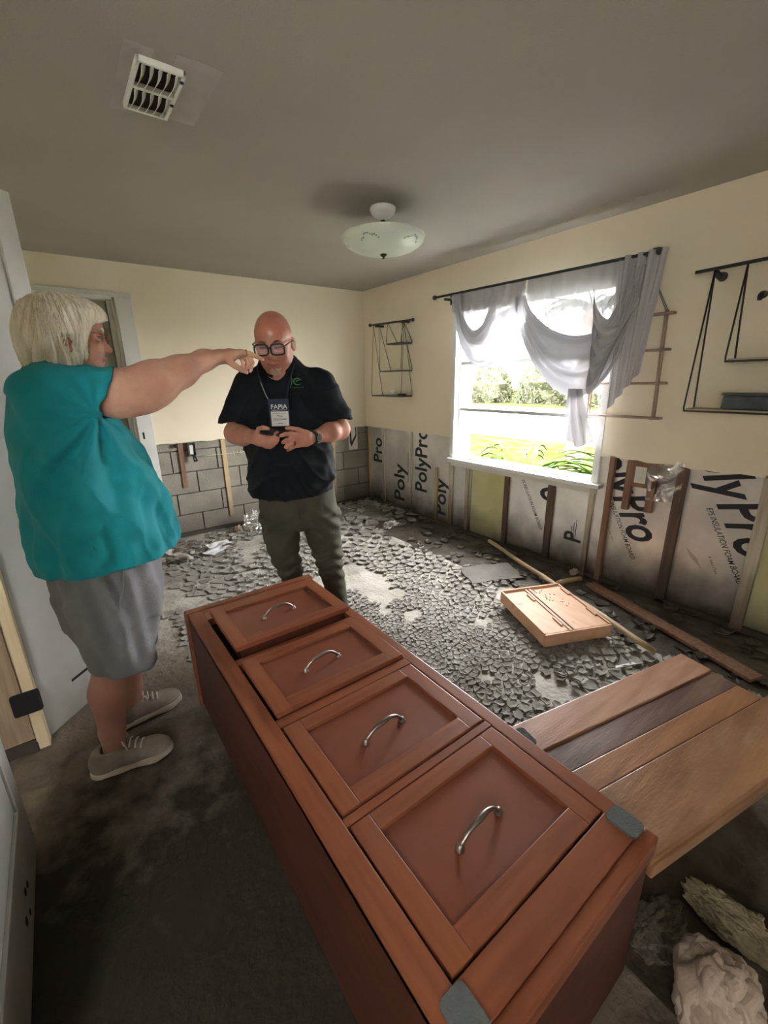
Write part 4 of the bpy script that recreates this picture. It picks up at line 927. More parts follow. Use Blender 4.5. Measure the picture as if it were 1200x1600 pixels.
def glasses(parent, w, s, wd, ht, r, mfr, tr=lambda p: p, lens=True, sq=3.2, tilt=0.0, zc=-.002, yf=.107):
    g = thing('glasses', '', '', tuple(tr(w(0, .1, 0)))); del g['label']; del g['category']; g.parent = parent; g.location = Vector(g.location) - wloc(parent)
    b = B()
    for q in (-1, 1):
        pts = []
        for i in range(28):
            t = 2 * PI * i / 28; c, d = math.cos(t), math.sin(t); x = abs(c) ** (2 / sq) * (1 if c > 0 else -1) * wd; z = abs(d) ** (2 / sq) * (1 if d > 0 else -1) * ht
            pts.append(tr(w(q * (.034) + x, yf - .06 * (abs(q * .034 + x)) ** 1.0 * .35, zc + z + .002 * (z > 0))))
        b.tube(pts, r, 8, closed=True)
        if lens:
            B().add(pts, [list(range(28))]).out('lens', mat['lens'], g)
        b.tube([tr(w(q * (.034 + wd), yf - .02, zc + .010)), tr(w(q * .078, .06, .010)), tr(w(q * .083, .0, .006)), tr(w(q * .082, -.02, -.006))], r * .9, 8, flat=.7)
    b.tube([tr(w(-.034 + wd, yf - .003, zc + .006)), tr(w(0, yf + .003, zc + .009)), tr(w(.034 - wd, yf - .003, zc + .006))], r, 8)
    b.out('frame', mfr, g, smooth=True); return g

# ================================================================== the woman
wo = thing('person', 'woman with white-blond bob, teal t-shirt and grey shorts, pointing her bare arm at the man', 'person', (.0, 1.86, 0))
Rw = head_R(-PI / 2, math.radians(-4)); HO = (.082, 1.87, 1.640); HS = 1.0
f = F(axis((-.24, .20, .006), (.20, .76, .004)), axis((1.60, 1.72, .006), (1.72, 1.86, .004), (1.86, 2.16, .006)), axis((-.01, 1.36, .007), (1.36, 1.79, .0036)))
hw = add_head(f, HO, Rw, HS)
f.cap((.03, 1.87, 1.46), (.055, 1.87, 1.58), .058, .052, .03)
f.col([(.66, .05, .13, 1.87, .16), (.85, .05, .155, 1.87, .175), (1.0, .055, .175, 1.87, .19), (1.15, .05, .165, 1.87, .18), (1.3, .03, .135, 1.87, .165), (1.42, .01, .095, 1.87, .15), (1.50, .015, .060, 1.87, .10)], k=.03)
# near (right) arm pointing; far arm hanging
f.cap((.02, 1.735, 1.455), (.17, 1.705, 1.452), .058, .071, .03); f.cap((.17, 1.705, 1.452), (.295, 1.715, 1.485), .073, .070, .03); f.ell((.24, 1.705, 1.430), (.07, .045, .045), k=.04)
f.cap((.295, 1.715, 1.487), (.385, 1.74, 1.522), .068, .052, .03); f.cap((.385, 1.74, 1.522), (.48, 1.77, 1.562), .052, .034, .03); f.cap((.48, 1.77, 1.563), (.548, 1.792, 1.577), .034, .026, .03)
f.cap((.0, 2.03, 1.44), (.03, 2.075, 1.17), .060, .045, .03); f.cap((.03, 2.075, 1.17), (.12, 2.05, .97), .042, .026, .02); f.cap((.12, 2.05, .97), (.15, 2.04, .90), .026, .034, .02)
for i in range(4): finger(f, [(.14 + i * .012, 2.03 + i * .012, .90), (.165 + i * .01, 2.02 + i * .014, .86), (.17, 2.01 + i * .014, .83)], .0095, .008)
finger(f, [(.13, 2.02, .93), (.16, 2.0, .90), (.175, 1.99, .87)], .011, .0085)
# pointing hand
f.cap((.550, 1.793, 1.578), (.585, 1.80, 1.582), .024, .026, .015); f.cap((.585, 1.785, 1.584), (.625, 1.785, 1.592), .018, .0135, .015); f.cap((.585, 1.815, 1.580), (.622, 1.822, 1.586), .017, .013, .015); f.cap((.59, 1.80, 1.582), (.625, 1.803, 1.591), .019, .014, .015)
finger(f, [(.625, 1.783, 1.592), (.658, 1.780, 1.590), (.688, 1.781, 1.579), (.713, 1.783, 1.568)], .0112, .0078)
finger(f, [(.630, 1.797, 1.592), (.661, 1.797, 1.586), (.673, 1.793, 1.556), (.660, 1.788, 1.527)], .0112, .0080)
finger(f, [(.628, 1.811, 1.590), (.655, 1.813, 1.580), (.662, 1.808, 1.550), (.645, 1.802, 1.530)], .0108, .0080)
finger(f, [(.622, 1.825, 1.585), (.643, 1.829, 1.573), (.647, 1.825, 1.550), (.634, 1.818, 1.534)], .0095, .0072)
finger(f, [(.572, 1.782, 1.562), (.592, 1.768, 1.543), (.614, 1.766, 1.529), (.636, 1.770, 1.520)], .0135, .0088)
# legs
for (hx, hy, kx, ky, cx_, cy_, ax_, ay_, s_) in ((.05, 1.78, .005, 1.772, -.038, 1.765, -.066, 1.752, 1), (.06, 1.97, .075, 1.975, .045, 1.985, .030, 1.995, 1)):
    f.cap((hx, hy, .78), (kx, ky, .52), .078, .063, .03); f.cap((kx, ky, .52), (cx_, cy_, .345), .062, .066, .04); f.cap((cx_, cy_, .345), (ax_ + .008, ay_, .18), .066, .044, .03); f.cap((ax_ + .008, ay_, .18), (ax_, ay_, .07), .044, .038, .02)
    f.cap((ax_ + .005, ay_, .05), (ax_ + .13, ay_ + (-.02 if ay_ < 1.9 else .015), .035), .032, .024, .03)
P, Q = f.net(); Cn = P[Q].mean(1); fm = face_tags(Cn, HO, Rw, HS); fm[fm == 2] = 0
Lh = Cn[:, 2] > 1.5; face = Lh & (Cn[:, 0] > .09) & (Cn[:, 0] < .25) & (np.abs(Cn[:, 1] - 1.87) < .09) & (fm == 0); fm[face] = 2; fm[Cn[:, 2] < .7] = 4
skinmesh('body', P, Q, [mat['skinw'], mat['lips'], mat['skinwf'], mat['eyeline'], mat['skinleg']], wo, fm)
for q in (-1, 1):
    b = B().tube([hw(q * .018, .098, .024), hw(q * .032, .094, .029), hw(q * .048, .078, .024)], [.003, .004, .002], 8); b.out('eyebrow', mat['blond'], wo, smooth=True)
glasses(wo, hw, HS, .024, .015, .0016, mat['tortoise'], zc=-.002)
tl = [((.713, 1.783, 1.569), 0), ((.657, 1.783, 1.524), 1), ((.637, 1.768, 1.518), 2)]
for (c, i) in tl: crumple('nail', (c[0] - .002, c[1] - .005, c[2] - .001), .006, .0035, .006, 'nail', wo, amp=.0, n=6, flatten=False)
# shirt
f = F(axis((-.24, .36, .0055)), axis((1.58, 2.16, .006)), axis((.80, 1.60, .0055)))
f.col([(.80, .068, .232, 1.87, .245), (.90, .066, .236, 1.87, .248), (1.02, .066, .228, 1.87, .243), (1.14, .056, .212, 1.87, .235), (1.26, .036, .192, 1.87, .222), (1.34, .022, .165, 1.87, .21), (1.42, .005, .132, 1.87, .195), (1.48, -.005, .104, 1.87, .175), (1.52, .002, .078, 1.87, .14), (1.555, .012, .060, 1.87, .085)], k=.02, p=2.2)
n_ = (.875, 0, -.484)
f.cap((-.02, 1.725, 1.455), (.22, 1.70, 1.440), .088, .096, .035, cut=[((.130, 1.7, 1.452), n_)])
f.cap((.06, 1.72, 1.43), (.105, 1.70, 1.350), .062, .040, .04, cut=[((.130, 1.7, 1.452), n_)])
f.cap((-.0, 2.02, 1.45), (.03, 2.07, 1.18), .085, .075, .03, cut=[((.0, 2.05, 1.24), (0, 0, -1))])
def tfold(x, y, z):
    r = np.hypot(x - .10, z - 1.40); th = np.arctan2(z - 1.40, x - .10)
    a = .013 * np.sin(th * 11 + 2.2 * np.sin(r * 9) + 1.0) * np.exp(-((r - .22) / .20) ** 2) * np.clip((1.86 - y) / .10, 0, 1)
    lo = np.clip((1.30 - z) / .4, 0, 1); ph = np.arctan2(y - 1.87, x - .06)
    rg = lambda q, p=3: (1 - np.abs(np.sin(q))) ** p
    a += .016 * rg(th * 4 + 1.1 * np.sin(r * 11) + .5) * np.exp(-((r - .24) / .17) ** 2) * np.clip((1.86 - y) / .10, 0, 1)
    a += .016 * lo * rg(ph * 4 + 1.6 * np.sin(z * 4.5 + .8) + .7) + .008 * lo * rg(ph * 7 + 2 * np.sin(z * 8)) * np.clip((1.86 - y) / .10, 0, 1)
    a += .015 * lo * np.sin(ph * 8 + 2.5 * np.sin(z * 5.5)) + .007 * lo * np.sin(ph * 17 + 4 * z + 2 * np.sin(z * 9)) + .006 * (1 - lo) * np.sin(ph * 7 + 16 * z)
    kn = np.hypot(x - .01, z - .965); a += .014 * np.exp(-(kn / .08) ** 2) * (y < 1.8) * (.45 + np.sin(kn * 62 + th * 2 + x * 30))
    a += .007 * sn(x, y, z, 22, .4) + .0035 * sn(x, y, z, 55, 1.4)
    sl = (y < 1.76) & (z > 1.36) & (x > 0); a += np.where(sl, .0035 * np.sin((z + .5 * x) * 75 + 3 * x * 20), 0)
    sg = lambda q: 1 / (1 + np.exp(-q))
    a = a * (1 - .7 * sg((z - 1.32) / .02) * np.maximum(sg((.02 - x) / .02), sg((z - 1.47) / .015)))
    return a * (1 - .55 * np.clip((.93 - z) / .05, 0, 1))
f.fold(tfold, .04)
f.cap((.135, 1.705, 1.450), (.30, 1.70, 1.450), .072, .078, .004, True)
f.cap((.0, 2.05, 1.3), (.05, 2.08, 1.0), .060, .062, .004, True)
f.cap((.02, 1.87, 1.50), (.075, 1.87, 1.66), .066, .075, .006, True)
f.keep((.0, 0, .866), (.05, 0, -1)); f.col([(.79, .064, .208, 1.87, .222), (.90, .064, .208, 1.87, .222)], k=.004, sub=True, p=2.2)
P, Q = f.net(); skinmesh('tshirt', P, Q, [mat['teal']], wo)
# shorts
f = F(axis((-.22, .30, .0055)), axis((1.62, 2.14, .006)), axis((.36, .98, .0055)))
f.col([(.64, .045, .168, 1.87, .205), (.75, .046, .182, 1.87, .218), (.88, .048, .188, 1.87, .214), (.96, .05, .185, 1.87, .21)], k=.02)
f.col([(.37, .036, .108, 1.772, .105), (.50, .030, .118, 1.775, .112), (.62, .033, .150, 1.785, .122), (.74, .04, .17, 1.80, .12)], k=.03, cut=[((0, 0, .440), (-.18, 0, -1))])
f.col([(.37, .072, .100, 1.972, .10), (.50, .082, .112, 1.972, .108), (.62, .075, .142, 1.965, .118), (.74, .05, .17, 1.95, .12)], k=.03, cut=[((0, 0, .418), (-.20, 0, -1))])
def sfold(x, y, z):
    ph = np.arctan2(y - 1.78, x - .03); a = .0065 * np.sin(ph * 6 + 3 * np.sin(z * 7)) * np.clip((.9 - z) / .3, 0, 1) + .0045 * np.sin(ph * 11 + 9 * z)
    pk = np.hypot((x - .055 + (z - .8) * .25) / .02, (z - .80) / .09); a += -.014 * np.exp(-pk ** 2) * (y < 1.8)
    return (a + .003 * sn(x, y, z, 32, .9)) * np.clip((z - .38) / .16, .25, 1)
f.fold(sfold, .03)
f.cap((.030, 1.772, .30), (.028, 1.775, .46), .082, .084, .004, True); f.cap((.072, 1.972, .30), (.078, 1.972, .44), .078, .080, .004, True)
P, Q = f.net(); skinmesh('shorts', P, Q, [mat['greyshort']], wo)
B().tube([(.085, 1.655, .88), (.072, 1.648, .80), (.050, 1.655, .73), (.045, 1.66, .69)], .0035, 6).out('pocket_seam', mat['greyshort'], wo, smooth=True)
# hair
f = F(axis((-.12, .24, .003)), axis((1.72, 2.02, .0035)), axis((1.48, 1.80, .0034)))
f.ell((.065, 1.87, 1.656), (.124, .112, .116)); f.ell((.022, 1.87, 1.585), (.084, .110, .095), k=.05); f.col([(1.520, .018, .058, 1.87, .096), (1.55, .020, .066, 1.87, .100)], k=.03); f.ell((.135, 1.87, 1.700), (.064, .080, .048), k=.03)
f.ell((.208, 1.87, 1.600), (.092, .21, .094), k=.012, sub=True); f.cap((.115, 1.745, 1.59), (.19, 1.745, 1.56), .040, .06, .01, True); f.cap((.115, 1.995, 1.59), (.19, 1.995, 1.56), .040, .06, .01, True)
f.ell((.076, 1.752, 1.603), (.021, .050, .034), k=.008, sub=True)
def hfold(x, y, z):
    ph = np.arctan2(y - 1.87, x - .05); part = np.arctan2(z - 1.70, x - .06)
    q = ph * 26 + 4 * np.sin(z * 14 + ph * 3); cr = np.clip(np.hypot(x - .05, y - 1.87) / .09, .15, 1)
    return cr * .0034 * np.sin(q) + .0022 * np.sin(q * 2.3 + 12 * z) + .0012 * np.sin(q * 4.7) - .010 * np.clip((1.535 - z) / .03, 0, 1) * (1 + np.sin(ph * 31))
f.fold(hfold, .02); P, Q = f.net(); hair = skinmesh('hair', P, Q, [mat['blond']], wo)
b = B(); r = random.Random(11)
for i in range(240):
    ph = r.uniform(-2.75, 2.75) + PI; c, s_ = math.cos(ph), math.sin(ph); pts = []; ln = r.uniform(.5, 1)
    off = r.uniform(.0, .004); z0 = r.uniform(1.63, 1.74); sway = r.uniform(-.25, .25)
    if c > .35: continue
    for j in range(9):
        t = j / 8; z = z0 - (z0 - 1.522) * t * ln; a = ph + sway * t + .05 * math.sin(7 * t + i)
        rx = float(np.interp(z, [1.515, 1.56, 1.62, 1.69, 1.74, 1.77], [.070, .084, .100, .112, .090, .04])) + off; ry = float(np.interp(z, [1.515, 1.56, 1.62, 1.69, 1.74, 1.77], [.102, .112, .114, .106, .08, .04])) + off
        cxh = float(np.interp(z, [1.515, 1.56, 1.62, 1.69], [.02, .024, .038, .060])); pts.append((cxh + rx * math.cos(a), 1.87 + ry * math.sin(a), z))
    b.tube(pts, [.0016 * (1 - .5 * j / 8) for j in range(9)], 4)
st_ = b.out('hair_strands', mat['blond'], hair, smooth=True); st_['kind'] = 'stuff'
for (x, z) in ((.100, 1.75), (.118, 1.742)):   # front locks falling past the temple
    B().tube([(x, 1.795, z - .01), (x + .012, 1.770, z - .055), (x + .004, 1.762, z - .11), (x - .012, 1.765, z - .165)], [.004, .006, .005, .0015], 8, flat=.5).out('lock', mat['blond'], hair, smooth=True)
make_shoe(wo, (-.162, 1.764, .0), math.radians(-9), .30); make_shoe(wo, (-.055, 1.985, .0), math.radians(7), .29)

# ================================================================== the man
MA = math.radians(25); MU = np.array([math.cos(MA), -math.sin(MA), 0]); MN = np.array([-math.sin(MA), -math.cos(MA), 0]); MO = np.array([1.0, 2.15, 0])
def mw(P): P = np.asarray(P, dtype=float); return MO + P[..., :1] * MU + (-P[..., 1:2]) * MN * 1.0 + P[..., 2:3] * np.array([0, 0, 1.0])
# local axes: x = picture right, y = away from the camera, z up
ma = thing('person', 'bald bearded man in black polo and olive trousers looking down at his phone', 'person', (1.0, 2.15, 0))
Rm = head_R(PI + math.radians(-10), math.radians(-16), math.radians(2)); HM = (-.066, -.055, 1.662); SM = 1.12
f = F(axis((-.40, .34, .0042)), axis((-.37, -.18, .0038), (-.18, .20, .0052)), axis((.02, 1.14, .008), (1.14, 1.32, .0038), (1.32, 1.48, .006), (1.48, 1.84, .0036)))
hm = add_head(f, HM, Rm, SM)
f.cap((-.045, .02, 1.46), (-.060, -.01, 1.60), .070, .066, .03); f.cap((-.04, .02, 1.50), (-.04, .02, 1.52), .085, None, .05); f.cap((-.062, -.045, 1.44), (-.062, -.025, 1.56), .075, .060, .03)
f.col([(.80, -.02, .155, 0, .115), (.95, -.025, .175, -.01, .135), (1.13, -.028, .205, -.01, .155), (1.28, -.035, .195, 0, .14), (1.4, -.04, .185, 0, .125), (1.48, -.04, .165, 0, .10), (1.53, -.045, .10, 0, .08)], k=.03)
for (sx, ex, wx, hx) in ((-.225, -.296, -.198, -.150), (.165, .236, .088, .035)):
    wy = -.215; hz = 1.232 if sx < 0 else 1.216
    f.cap((sx * .90, .0, 1.43), (ex, -.045, 1.235), .046, .050, .03); f.cap((ex, -.045, 1.232), ((ex * .6 + wx * .4), -.12, 1.228), .050, .046, .03); f.cap(((ex * .6 + wx * .4), -.12, 1.228), (wx, wy, hz), .046, .030, .03)
# his right hand (picture left) under the phone
f.cap((-.196, -.218, 1.232), (-.165, -.255, 1.228), .030, .031, .02); f.cap((-.160, -.258, 1.236), (-.132, -.285, 1.240), .026, .018, .02); f.cap((-.165, -.250, 1.215), (-.135, -.280, 1.205), .024, .017, .02)
finger(f, [(-.168, -.262, 1.255), (-.158, -.298, 1.274), (-.138, -.318, 1.282), (-.118, -.322, 1.278)], .0145, .0095)
finger(f, [(-.134, -.288, 1.238), (-.110, -.318, 1.236), (-.090, -.330, 1.248), (-.078, -.318, 1.258)], .0115, .0090)
finger(f, [(-.134, -.288, 1.222), (-.106, -.318, 1.219), (-.084, -.332, 1.230), (-.074, -.322, 1.242)], .0115, .0090)
finger(f, [(-.136, -.284, 1.206), (-.108, -.310, 1.203), (-.088, -.322, 1.214), (-.078, -.312, 1.226)], .0110, .0085)
finger(f, [(-.140, -.276, 1.192), (-.116, -.298, 1.190), (-.098, -.308, 1.200)], .0100, .0080)
# his left hand (picture right)
f.cap((.086, -.218, 1.216), (.052, -.262, 1.218), .031, .031, .02); f.cap((.050, -.268, 1.232), (.018, -.300, 1.238), .024, .016, .02); f.cap((.048, -.264, 1.205), (.014, -.292, 1.197), .024, .016, .02); f.cap((.045, -.27, 1.218), (.015, -.30, 1.216), .024, .018, .02)
finger(f, [(.016, -.302, 1.240), (-.016, -.330, 1.252), (-.042, -.338, 1.252), (-.062, -.335, 1.246)], .0118, .0088)
finger(f, [(.014, -.304, 1.226), (-.018, -.332, 1.230), (-.042, -.336, 1.222), (-.056, -.330, 1.214)], .0118, .0090)
finger(f, [(.012, -.300, 1.211), (-.014, -.326, 1.208), (-.036, -.328, 1.199), (-.046, -.320, 1.190)], .0115, .0088)
finger(f, [(.012, -.292, 1.196), (-.010, -.312, 1.189), (-.028, -.314, 1.180), (-.038, -.306, 1.173)], .0102, .0080)
finger(f, [(.055, -.262, 1.243), (.020, -.285, 1.262), (-.012, -.300, 1.272), (-.034, -.306, 1.274)], .0140, .0095)
for (hx, kx, ax_) in ((-.115, -.112, -.045), (.11, .135, .185)): f.cap((hx, 0, .84), (kx, -.01, .50), .080, .050, .03); f.cap((kx, -.01, .50), (ax_, .02, .10), .048, .034, .03)
P, Q = f.net(); Cn = P[Q].mean(1); fm = face_tags(Cn, HM, Rm, SM); P = mw(P)
skinmesh('body', P, Q, [mat['skinm'], mat['lips'], mat['scalp'], mat['eyeline']], ma, fm)
def tw(p): return Vector(mw(np.array([p]))[0])
def hmw(x, y, z): return tw(hm(x, y, z))
glasses(ma, lambda x, y, z: hm(x, y, z), SM, .0285, .0205, .0040, mat['black'], tr=lambda p: tw(p), sq=3.4, zc=-.006, yf=.110)
for q in (-1, 1): B().tube([hmw(q * .016, .099, .020), hmw(q * .032, .096, .026), hmw(q * .050, .078, .021)], [.003, .0038, .002], 8).out('eyebrow', mat['browhair'], ma, smooth=True)
f = F(axis((-.18, .05, .003)), axis((-.25, .0, .003)), axis((1.48, 1.64, .003)))
def hC(a, b_, ra, rb, k=.012, sub=False): f.cap(hm(*a), hm(*b_), ra * SM, rb * SM, k, sub)
f.ell(hm(0, .072, -.104), (.036 * SM, .0245 * SM, .0255 * SM), Rm, .01); hC((-.022, .070, -.098), (-.026, .076, -.086), .0105, .006); hC((.022, .070, -.098), (.026, .076, -.086), .0105, .006)
f.fold(lambda x, y, z: .0012 * np.sin(x * 900 + 6 * np.sin(z * 400)), .01); f.cap(hm(-.014, .094, -.074), hm(.014, .094, -.074), .010 * SM, None, .004, True)
P, Q = f.net(mw); skinmesh('goatee', P, Q, [mat['goatee']], ma)
# polo shirt
f = F(axis((-.40, .34, .0052)), axis((-.26, .22, .0055)), axis((.86, 1.64, .0052)))
f.col([(.87, -.026, .222, -.012, .178), (.98, -.027, .220, -.02, .184), (1.10, -.028, .224, -.02, .184), (1.20, -.032, .224, -.012, .174), (1.30, -.036, .214, -.006, .160), (1.40, -.038, .206, 0, .145), (1.47, -.038, .195, .0, .125), (1.52, -.040, .160, .004, .105), (1.56, -.042, .115, .01, .092), (1.60, -.042, .082, .014, .082)], k=.02, p=2.25)
f.cap((-.205, .005, 1.455), (-.318, -.050, 1.235), .088, .074, .05, cut=[((-.308, -.05, 1.292), (.10, 0, -1))])
f.cap((.140, .005, 1.455), (.252, -.050, 1.225), .090, .082, .05, cut=[((.22, -.05, 1.290), (-.06, 0, -1))])
def pfold(x, y, z):
    a = .009 * sn(x, y, z, 20, .3) + .008 * (1 - np.abs(np.sin((z + .7 * np.abs(x + .03)) * 21 + 2 * np.sin(x * 13)))) ** 3 + .005 * sn(x, y, z, 48, 2.0); lo = np.clip((1.16 - z) / .2, 0, 1)
    a += lo * .012 * (1 - np.abs(np.sin(z * 27 + 7 * x + 2 * np.sin(x * 16)))) ** 2 + .005 * lo * np.sin(x * 38 + 12 * z)
    a += .006 * np.sin((x * .8 + z) * 42 + 2 * np.sin(z * 20)) * np.exp(-((np.abs(x + .035) - .19) / .06) ** 2) * np.exp(-((z - 1.33) / .09) ** 2)
    return a
f.fold(pfold, .035)
f.cap((-.285, -.035, 1.32), (-.326, -.06, 1.18), .054, .060, .004, True); f.cap((.212, -.035, 1.31), (.258, -.06, 1.18), .054, .064, .004, True)
f.cap((-.052, -.01, 1.49), (-.068, -.05, 1.66), .068, .078, .006, True); [f.cap((-.064, yy, 1.482), (-.064, yy, 1.565), .003, .046, .004, True) for yy in (-.10, -.125, -.15, -.17)]
f.keep((0, 0, .925), (.05, .12, -1)); f.col([(.86, -.026, .205, -.012, .162), (.96, -.027, .205, -.02, .168)], k=.004, sub=True)
P, Q = f.net(mw); shirt = skinmesh('polo_shirt', P, Q, [mat['polo']], ma)
def ribbon(a0, a1, n=30):
    v = []
    for i in range(n + 1):
        t = a0 + (a1 - a0) * i / n; fr = max(0, -math.sin(t)); cx, cy = -.050, .0
        dz = -.055 * fr ** 2.0
        for (r_, z) in ((.067, 1.590), (.074, 1.605), (.086, 1.592), (.104 + .012 * fr, 1.560)): v.append((cx + (r_ + .006 * abs(math.cos(t))) * math.cos(t), cy - .012 * fr + r_ * 1.06 * math.sin(t), z + dz - (.010 * fr if r_ > .09 else 0) + .012 * (math.sin(t) > 0) * math.sin(t)))
    f_ = [[i * 4 + j, i * 4 + j + 1, (i + 1) * 4 + j + 1, (i + 1) * 4 + j] for i in range(n) for j in range(3)]
    P = mw(np.array(v)); o = mesh('collar', P, f_, mat['polo'], shirt, smooth=True); md = o.modifiers.new('s', 'SOLIDIFY'); md.thickness = .004
ribbon(-PI / 2 + .30, PI * 1.5 - .30, 44)
# trousers
f = F(axis((-.28, .30, .0058)), axis((-.22, .20, .006)), axis((.05, .99, .006)))
f.col([(.72, -.006, .212, -.005, .155), (.80, -.008, .212, -.01, .160), (.98, -.018, .205, -.01, .160)], k=.02)
f.col([(.06, -.022, .066, .02, .075), (.30, -.056, .060, .01, .068), (.42, -.086, .070, .0, .075), (.545, -.112, .086, -.01, .088), (.66, -.116, .103, -.008, .11), (.78, -.112, .112, -.005, .14)], k=.018)
f.col([(.06, .185, .066, .02, .075), (.30, .168, .066, .01, .070), (.42, .150, .076, .0, .078), (.545, .130, .090, -.01, .090), (.66, .114, .104, -.008, .11), (.78, .106, .112, -.005, .14)], k=.018)
def ofold(x, y, z):
    kn = np.exp(-((z - .47) / .13) ** 2); return kn * .007 * np.sin(z * 95 + 14 * x + 2 * np.sin(x * 30)) + .004 * sn(x, y, z, 30, .6) + .006 * np.exp(-((z - .74) / .07) ** 2) * np.sin((z + np.abs(x) * .9) * 80)
f.fold(ofold, .03); P, Q = f.net(mw); skinmesh('trousers', P, Q, [mat['olive']], ma)
B().tube([tw((-.012, -.172, .91)), tw((-.010, -.175, .84)), tw((-.008, -.168, .78))], .003, 6).out('fly_seam', mat['olive'], ma, smooth=True)
mat['brownshoe'] = M('brown_leather', (.09, .05, .03), .5)
for (x, y) in ((-.022, .095), (.19, .095)): q_ = tw((x, y, 0)); make_shoe(ma, (q_.x, q_.y, 0), math.atan2(MN[1], MN[0]), .31, m='brownshoe', ms='rubber', laces=False, cavity=.05)
# phone, watch, ring, badge
ph = thing('phone', 'black phone held in both hands by the bald man', 'phone', tuple(tw((-.092, -.30, 1.262))))
Mp = Matrix.Translation(tw((-.088, -.305, 1.262))) @ Matrix.Rotation(-MA, 4, 'Z') @ Matrix.Rotation(math.radians(10), 4, 'Y') @ Matrix.Rotation(math.radians(24), 4, 'X')
box('phone_body', (-.066, -.036, -.005), (.066, .036, .005), mat['black'], ph, bev=.004, M=Mp); box('screen', (-.062, -.032, .0046), (.062, .032, .0056), M('phone_screen', (.02, .025, .03), .08), ph, M=Mp)
wa = B(); c0 = np.array((.079, -.226, 1.2165)); dv = np.array((-.6, -.8, 0)); a_ = np.array((.8, -.6, 0)); b_ = np.array((0, 0, 1.0))
for o_ in (-.008, 0, .008): wa.tube([tw(c0 + dv * o_ + .0335 * (a_ * math.cos(t) + b_ * math.sin(t))) for t in np.linspace(0, 2 * PI, 24, endpoint=False)], .0052, 6, closed=True)
wa.out('watch_band', mat['rubber'], ma, smooth=True)
B().tube([tw(c0 + a_ * .036), tw(c0 + a_ * .046)], .021, 20).out('watch_face', mat['rubber'], ma)
rg = np.array((-.010, -.3225, 1.2085)); d_ = np.array((-.7, -.68, -.1)); u_ = np.cross(d_, (0, 0, 1)); u_ /= np.linalg.norm(u_); v_ = np.cross(u_, d_); v_ /= np.linalg.norm(v_)
B().tube([tw(rg + .0125 * (u_ * math.cos(t) + v_ * math.sin(t))) for t in np.linspace(0, 2 * PI, 20, endpoint=False)], .0028, 6, closed=True).out('ring', mat['black'], ma, smooth=True)
rg = np.array((.646, 1.781, 1.591)); B().tube([Vector(rg + .0125 * np.array((0, math.cos(t), math.sin(t)))) for t in np.linspace(0, 2 * PI, 20, endpoint=False)], .0018, 6, closed=True).out('ring', mat['gold'], wo, smooth=True)
bd = thing('name_badge', 'navy lanyard badge with white card hanging on the bald man\'s chest', 'badge', tuple(tw((-.065, -.185, 1.335))))
Mb_ = Matrix.Translation(tw((-.065, -.196, 1.335))) @ Matrix.Rotation(-MA, 4, 'Z') @ Matrix.Rotation(math.radians(5), 4, 'X')
box('badge_holder', (-.048, .0, -.065), (.048, .006, .068), mat['navy'], bd, bev=.002, M=Mb_); box('badge_card', (-.040, -.0012, -.060), (.042, .0002, .010), mat['card'], bd, M=Mb_)
def btext(s, x, z, size, m, sx=1.0, al='CENTER'): return text('lettering', s, Mb_ @ Vector((x, -.0014, z)), Mb_.to_3x3() @ Vector((1, 0, 0)), Mb_.to_3x3() @ Vector((0, 0, 1)), size, sx, m, bd, .012, .0004, al)
btext('FAPIA', .0, .022, .030, mat['whiteprint'])
box('rule', (-.036, -.0010, .015), (.036, .0002, .0165), mat['whiteprint'], bd, M=Mb_)
for i, (z, w_) in enumerate(((0, .032), (-.010, .014), (-.016, .014), (-.026, .034), (-.031, .030), (-.048, .012))): box('print_line', (-w_, -.0018, z), (w_, -.001, z + .002), mat['pad'], bd, M=Mb_)
for q, pts in ((0, ((-.142, .02, 1.60), (-.155, -.10, 1.545), (-.140, -.152, 1.48), (-.122, -.178, 1.425), (-.108, -.196, 1.398))), (1, ((.035, .02, 1.60), (.02, -.10, 1.55), (-.01, -.158, 1.47), (-.022, -.180, 1.42), (-.03, -.196, 1.398)))):
    B().tube([tw(p) for p in pts], .0042, 6, flat=.5).out('lanyard', mat['navy'], bd, smooth=True)
    if q == 0: B().tube([tw((x - .001, y - .0045, z)) for x, y, z in pts[2:]], .0013, 5).out('lanyard_print', mat['whiteprint'], bd, smooth=True)
# embroidered mark on the shirt: bent figure, round leaf and a line of small letters
lg = B()
def lp(x, z): y = -.145 * (1 - (abs((x + .038) / .206)) ** 2.25) ** (1 / 2.25) - .008; return tw((x, y, z))
lg.tube([lp(.004, 1.505), lp(.006, 1.490), lp(.002, 1.470), lp(-.004, 1.455)], [.002, .0032, .003, .002], 6)
lg.tube([lp(.032 + .019 * math.cos(t), 1.480 + .015 * math.sin(t)) for t in np.linspace(.4, 5.6, 18)], [.0015 + .003 * math.sin(PI * i / 17) for i in range(18)], 6)
lg.tube([lp(.022, 1.478), lp(.034, 1.486), lp(.052, 1.490)], [.002, .004, .001], 6)
for i in range(12): lg.tube([lp(-.016 + i * .0065, 1.452), lp(-.013 + i * .0065, 1.4525)], .0012 + .0006 * (i % 3), 5)
lg.out('chest_emblem', mat['greenprint'], shirt, smooth=True)

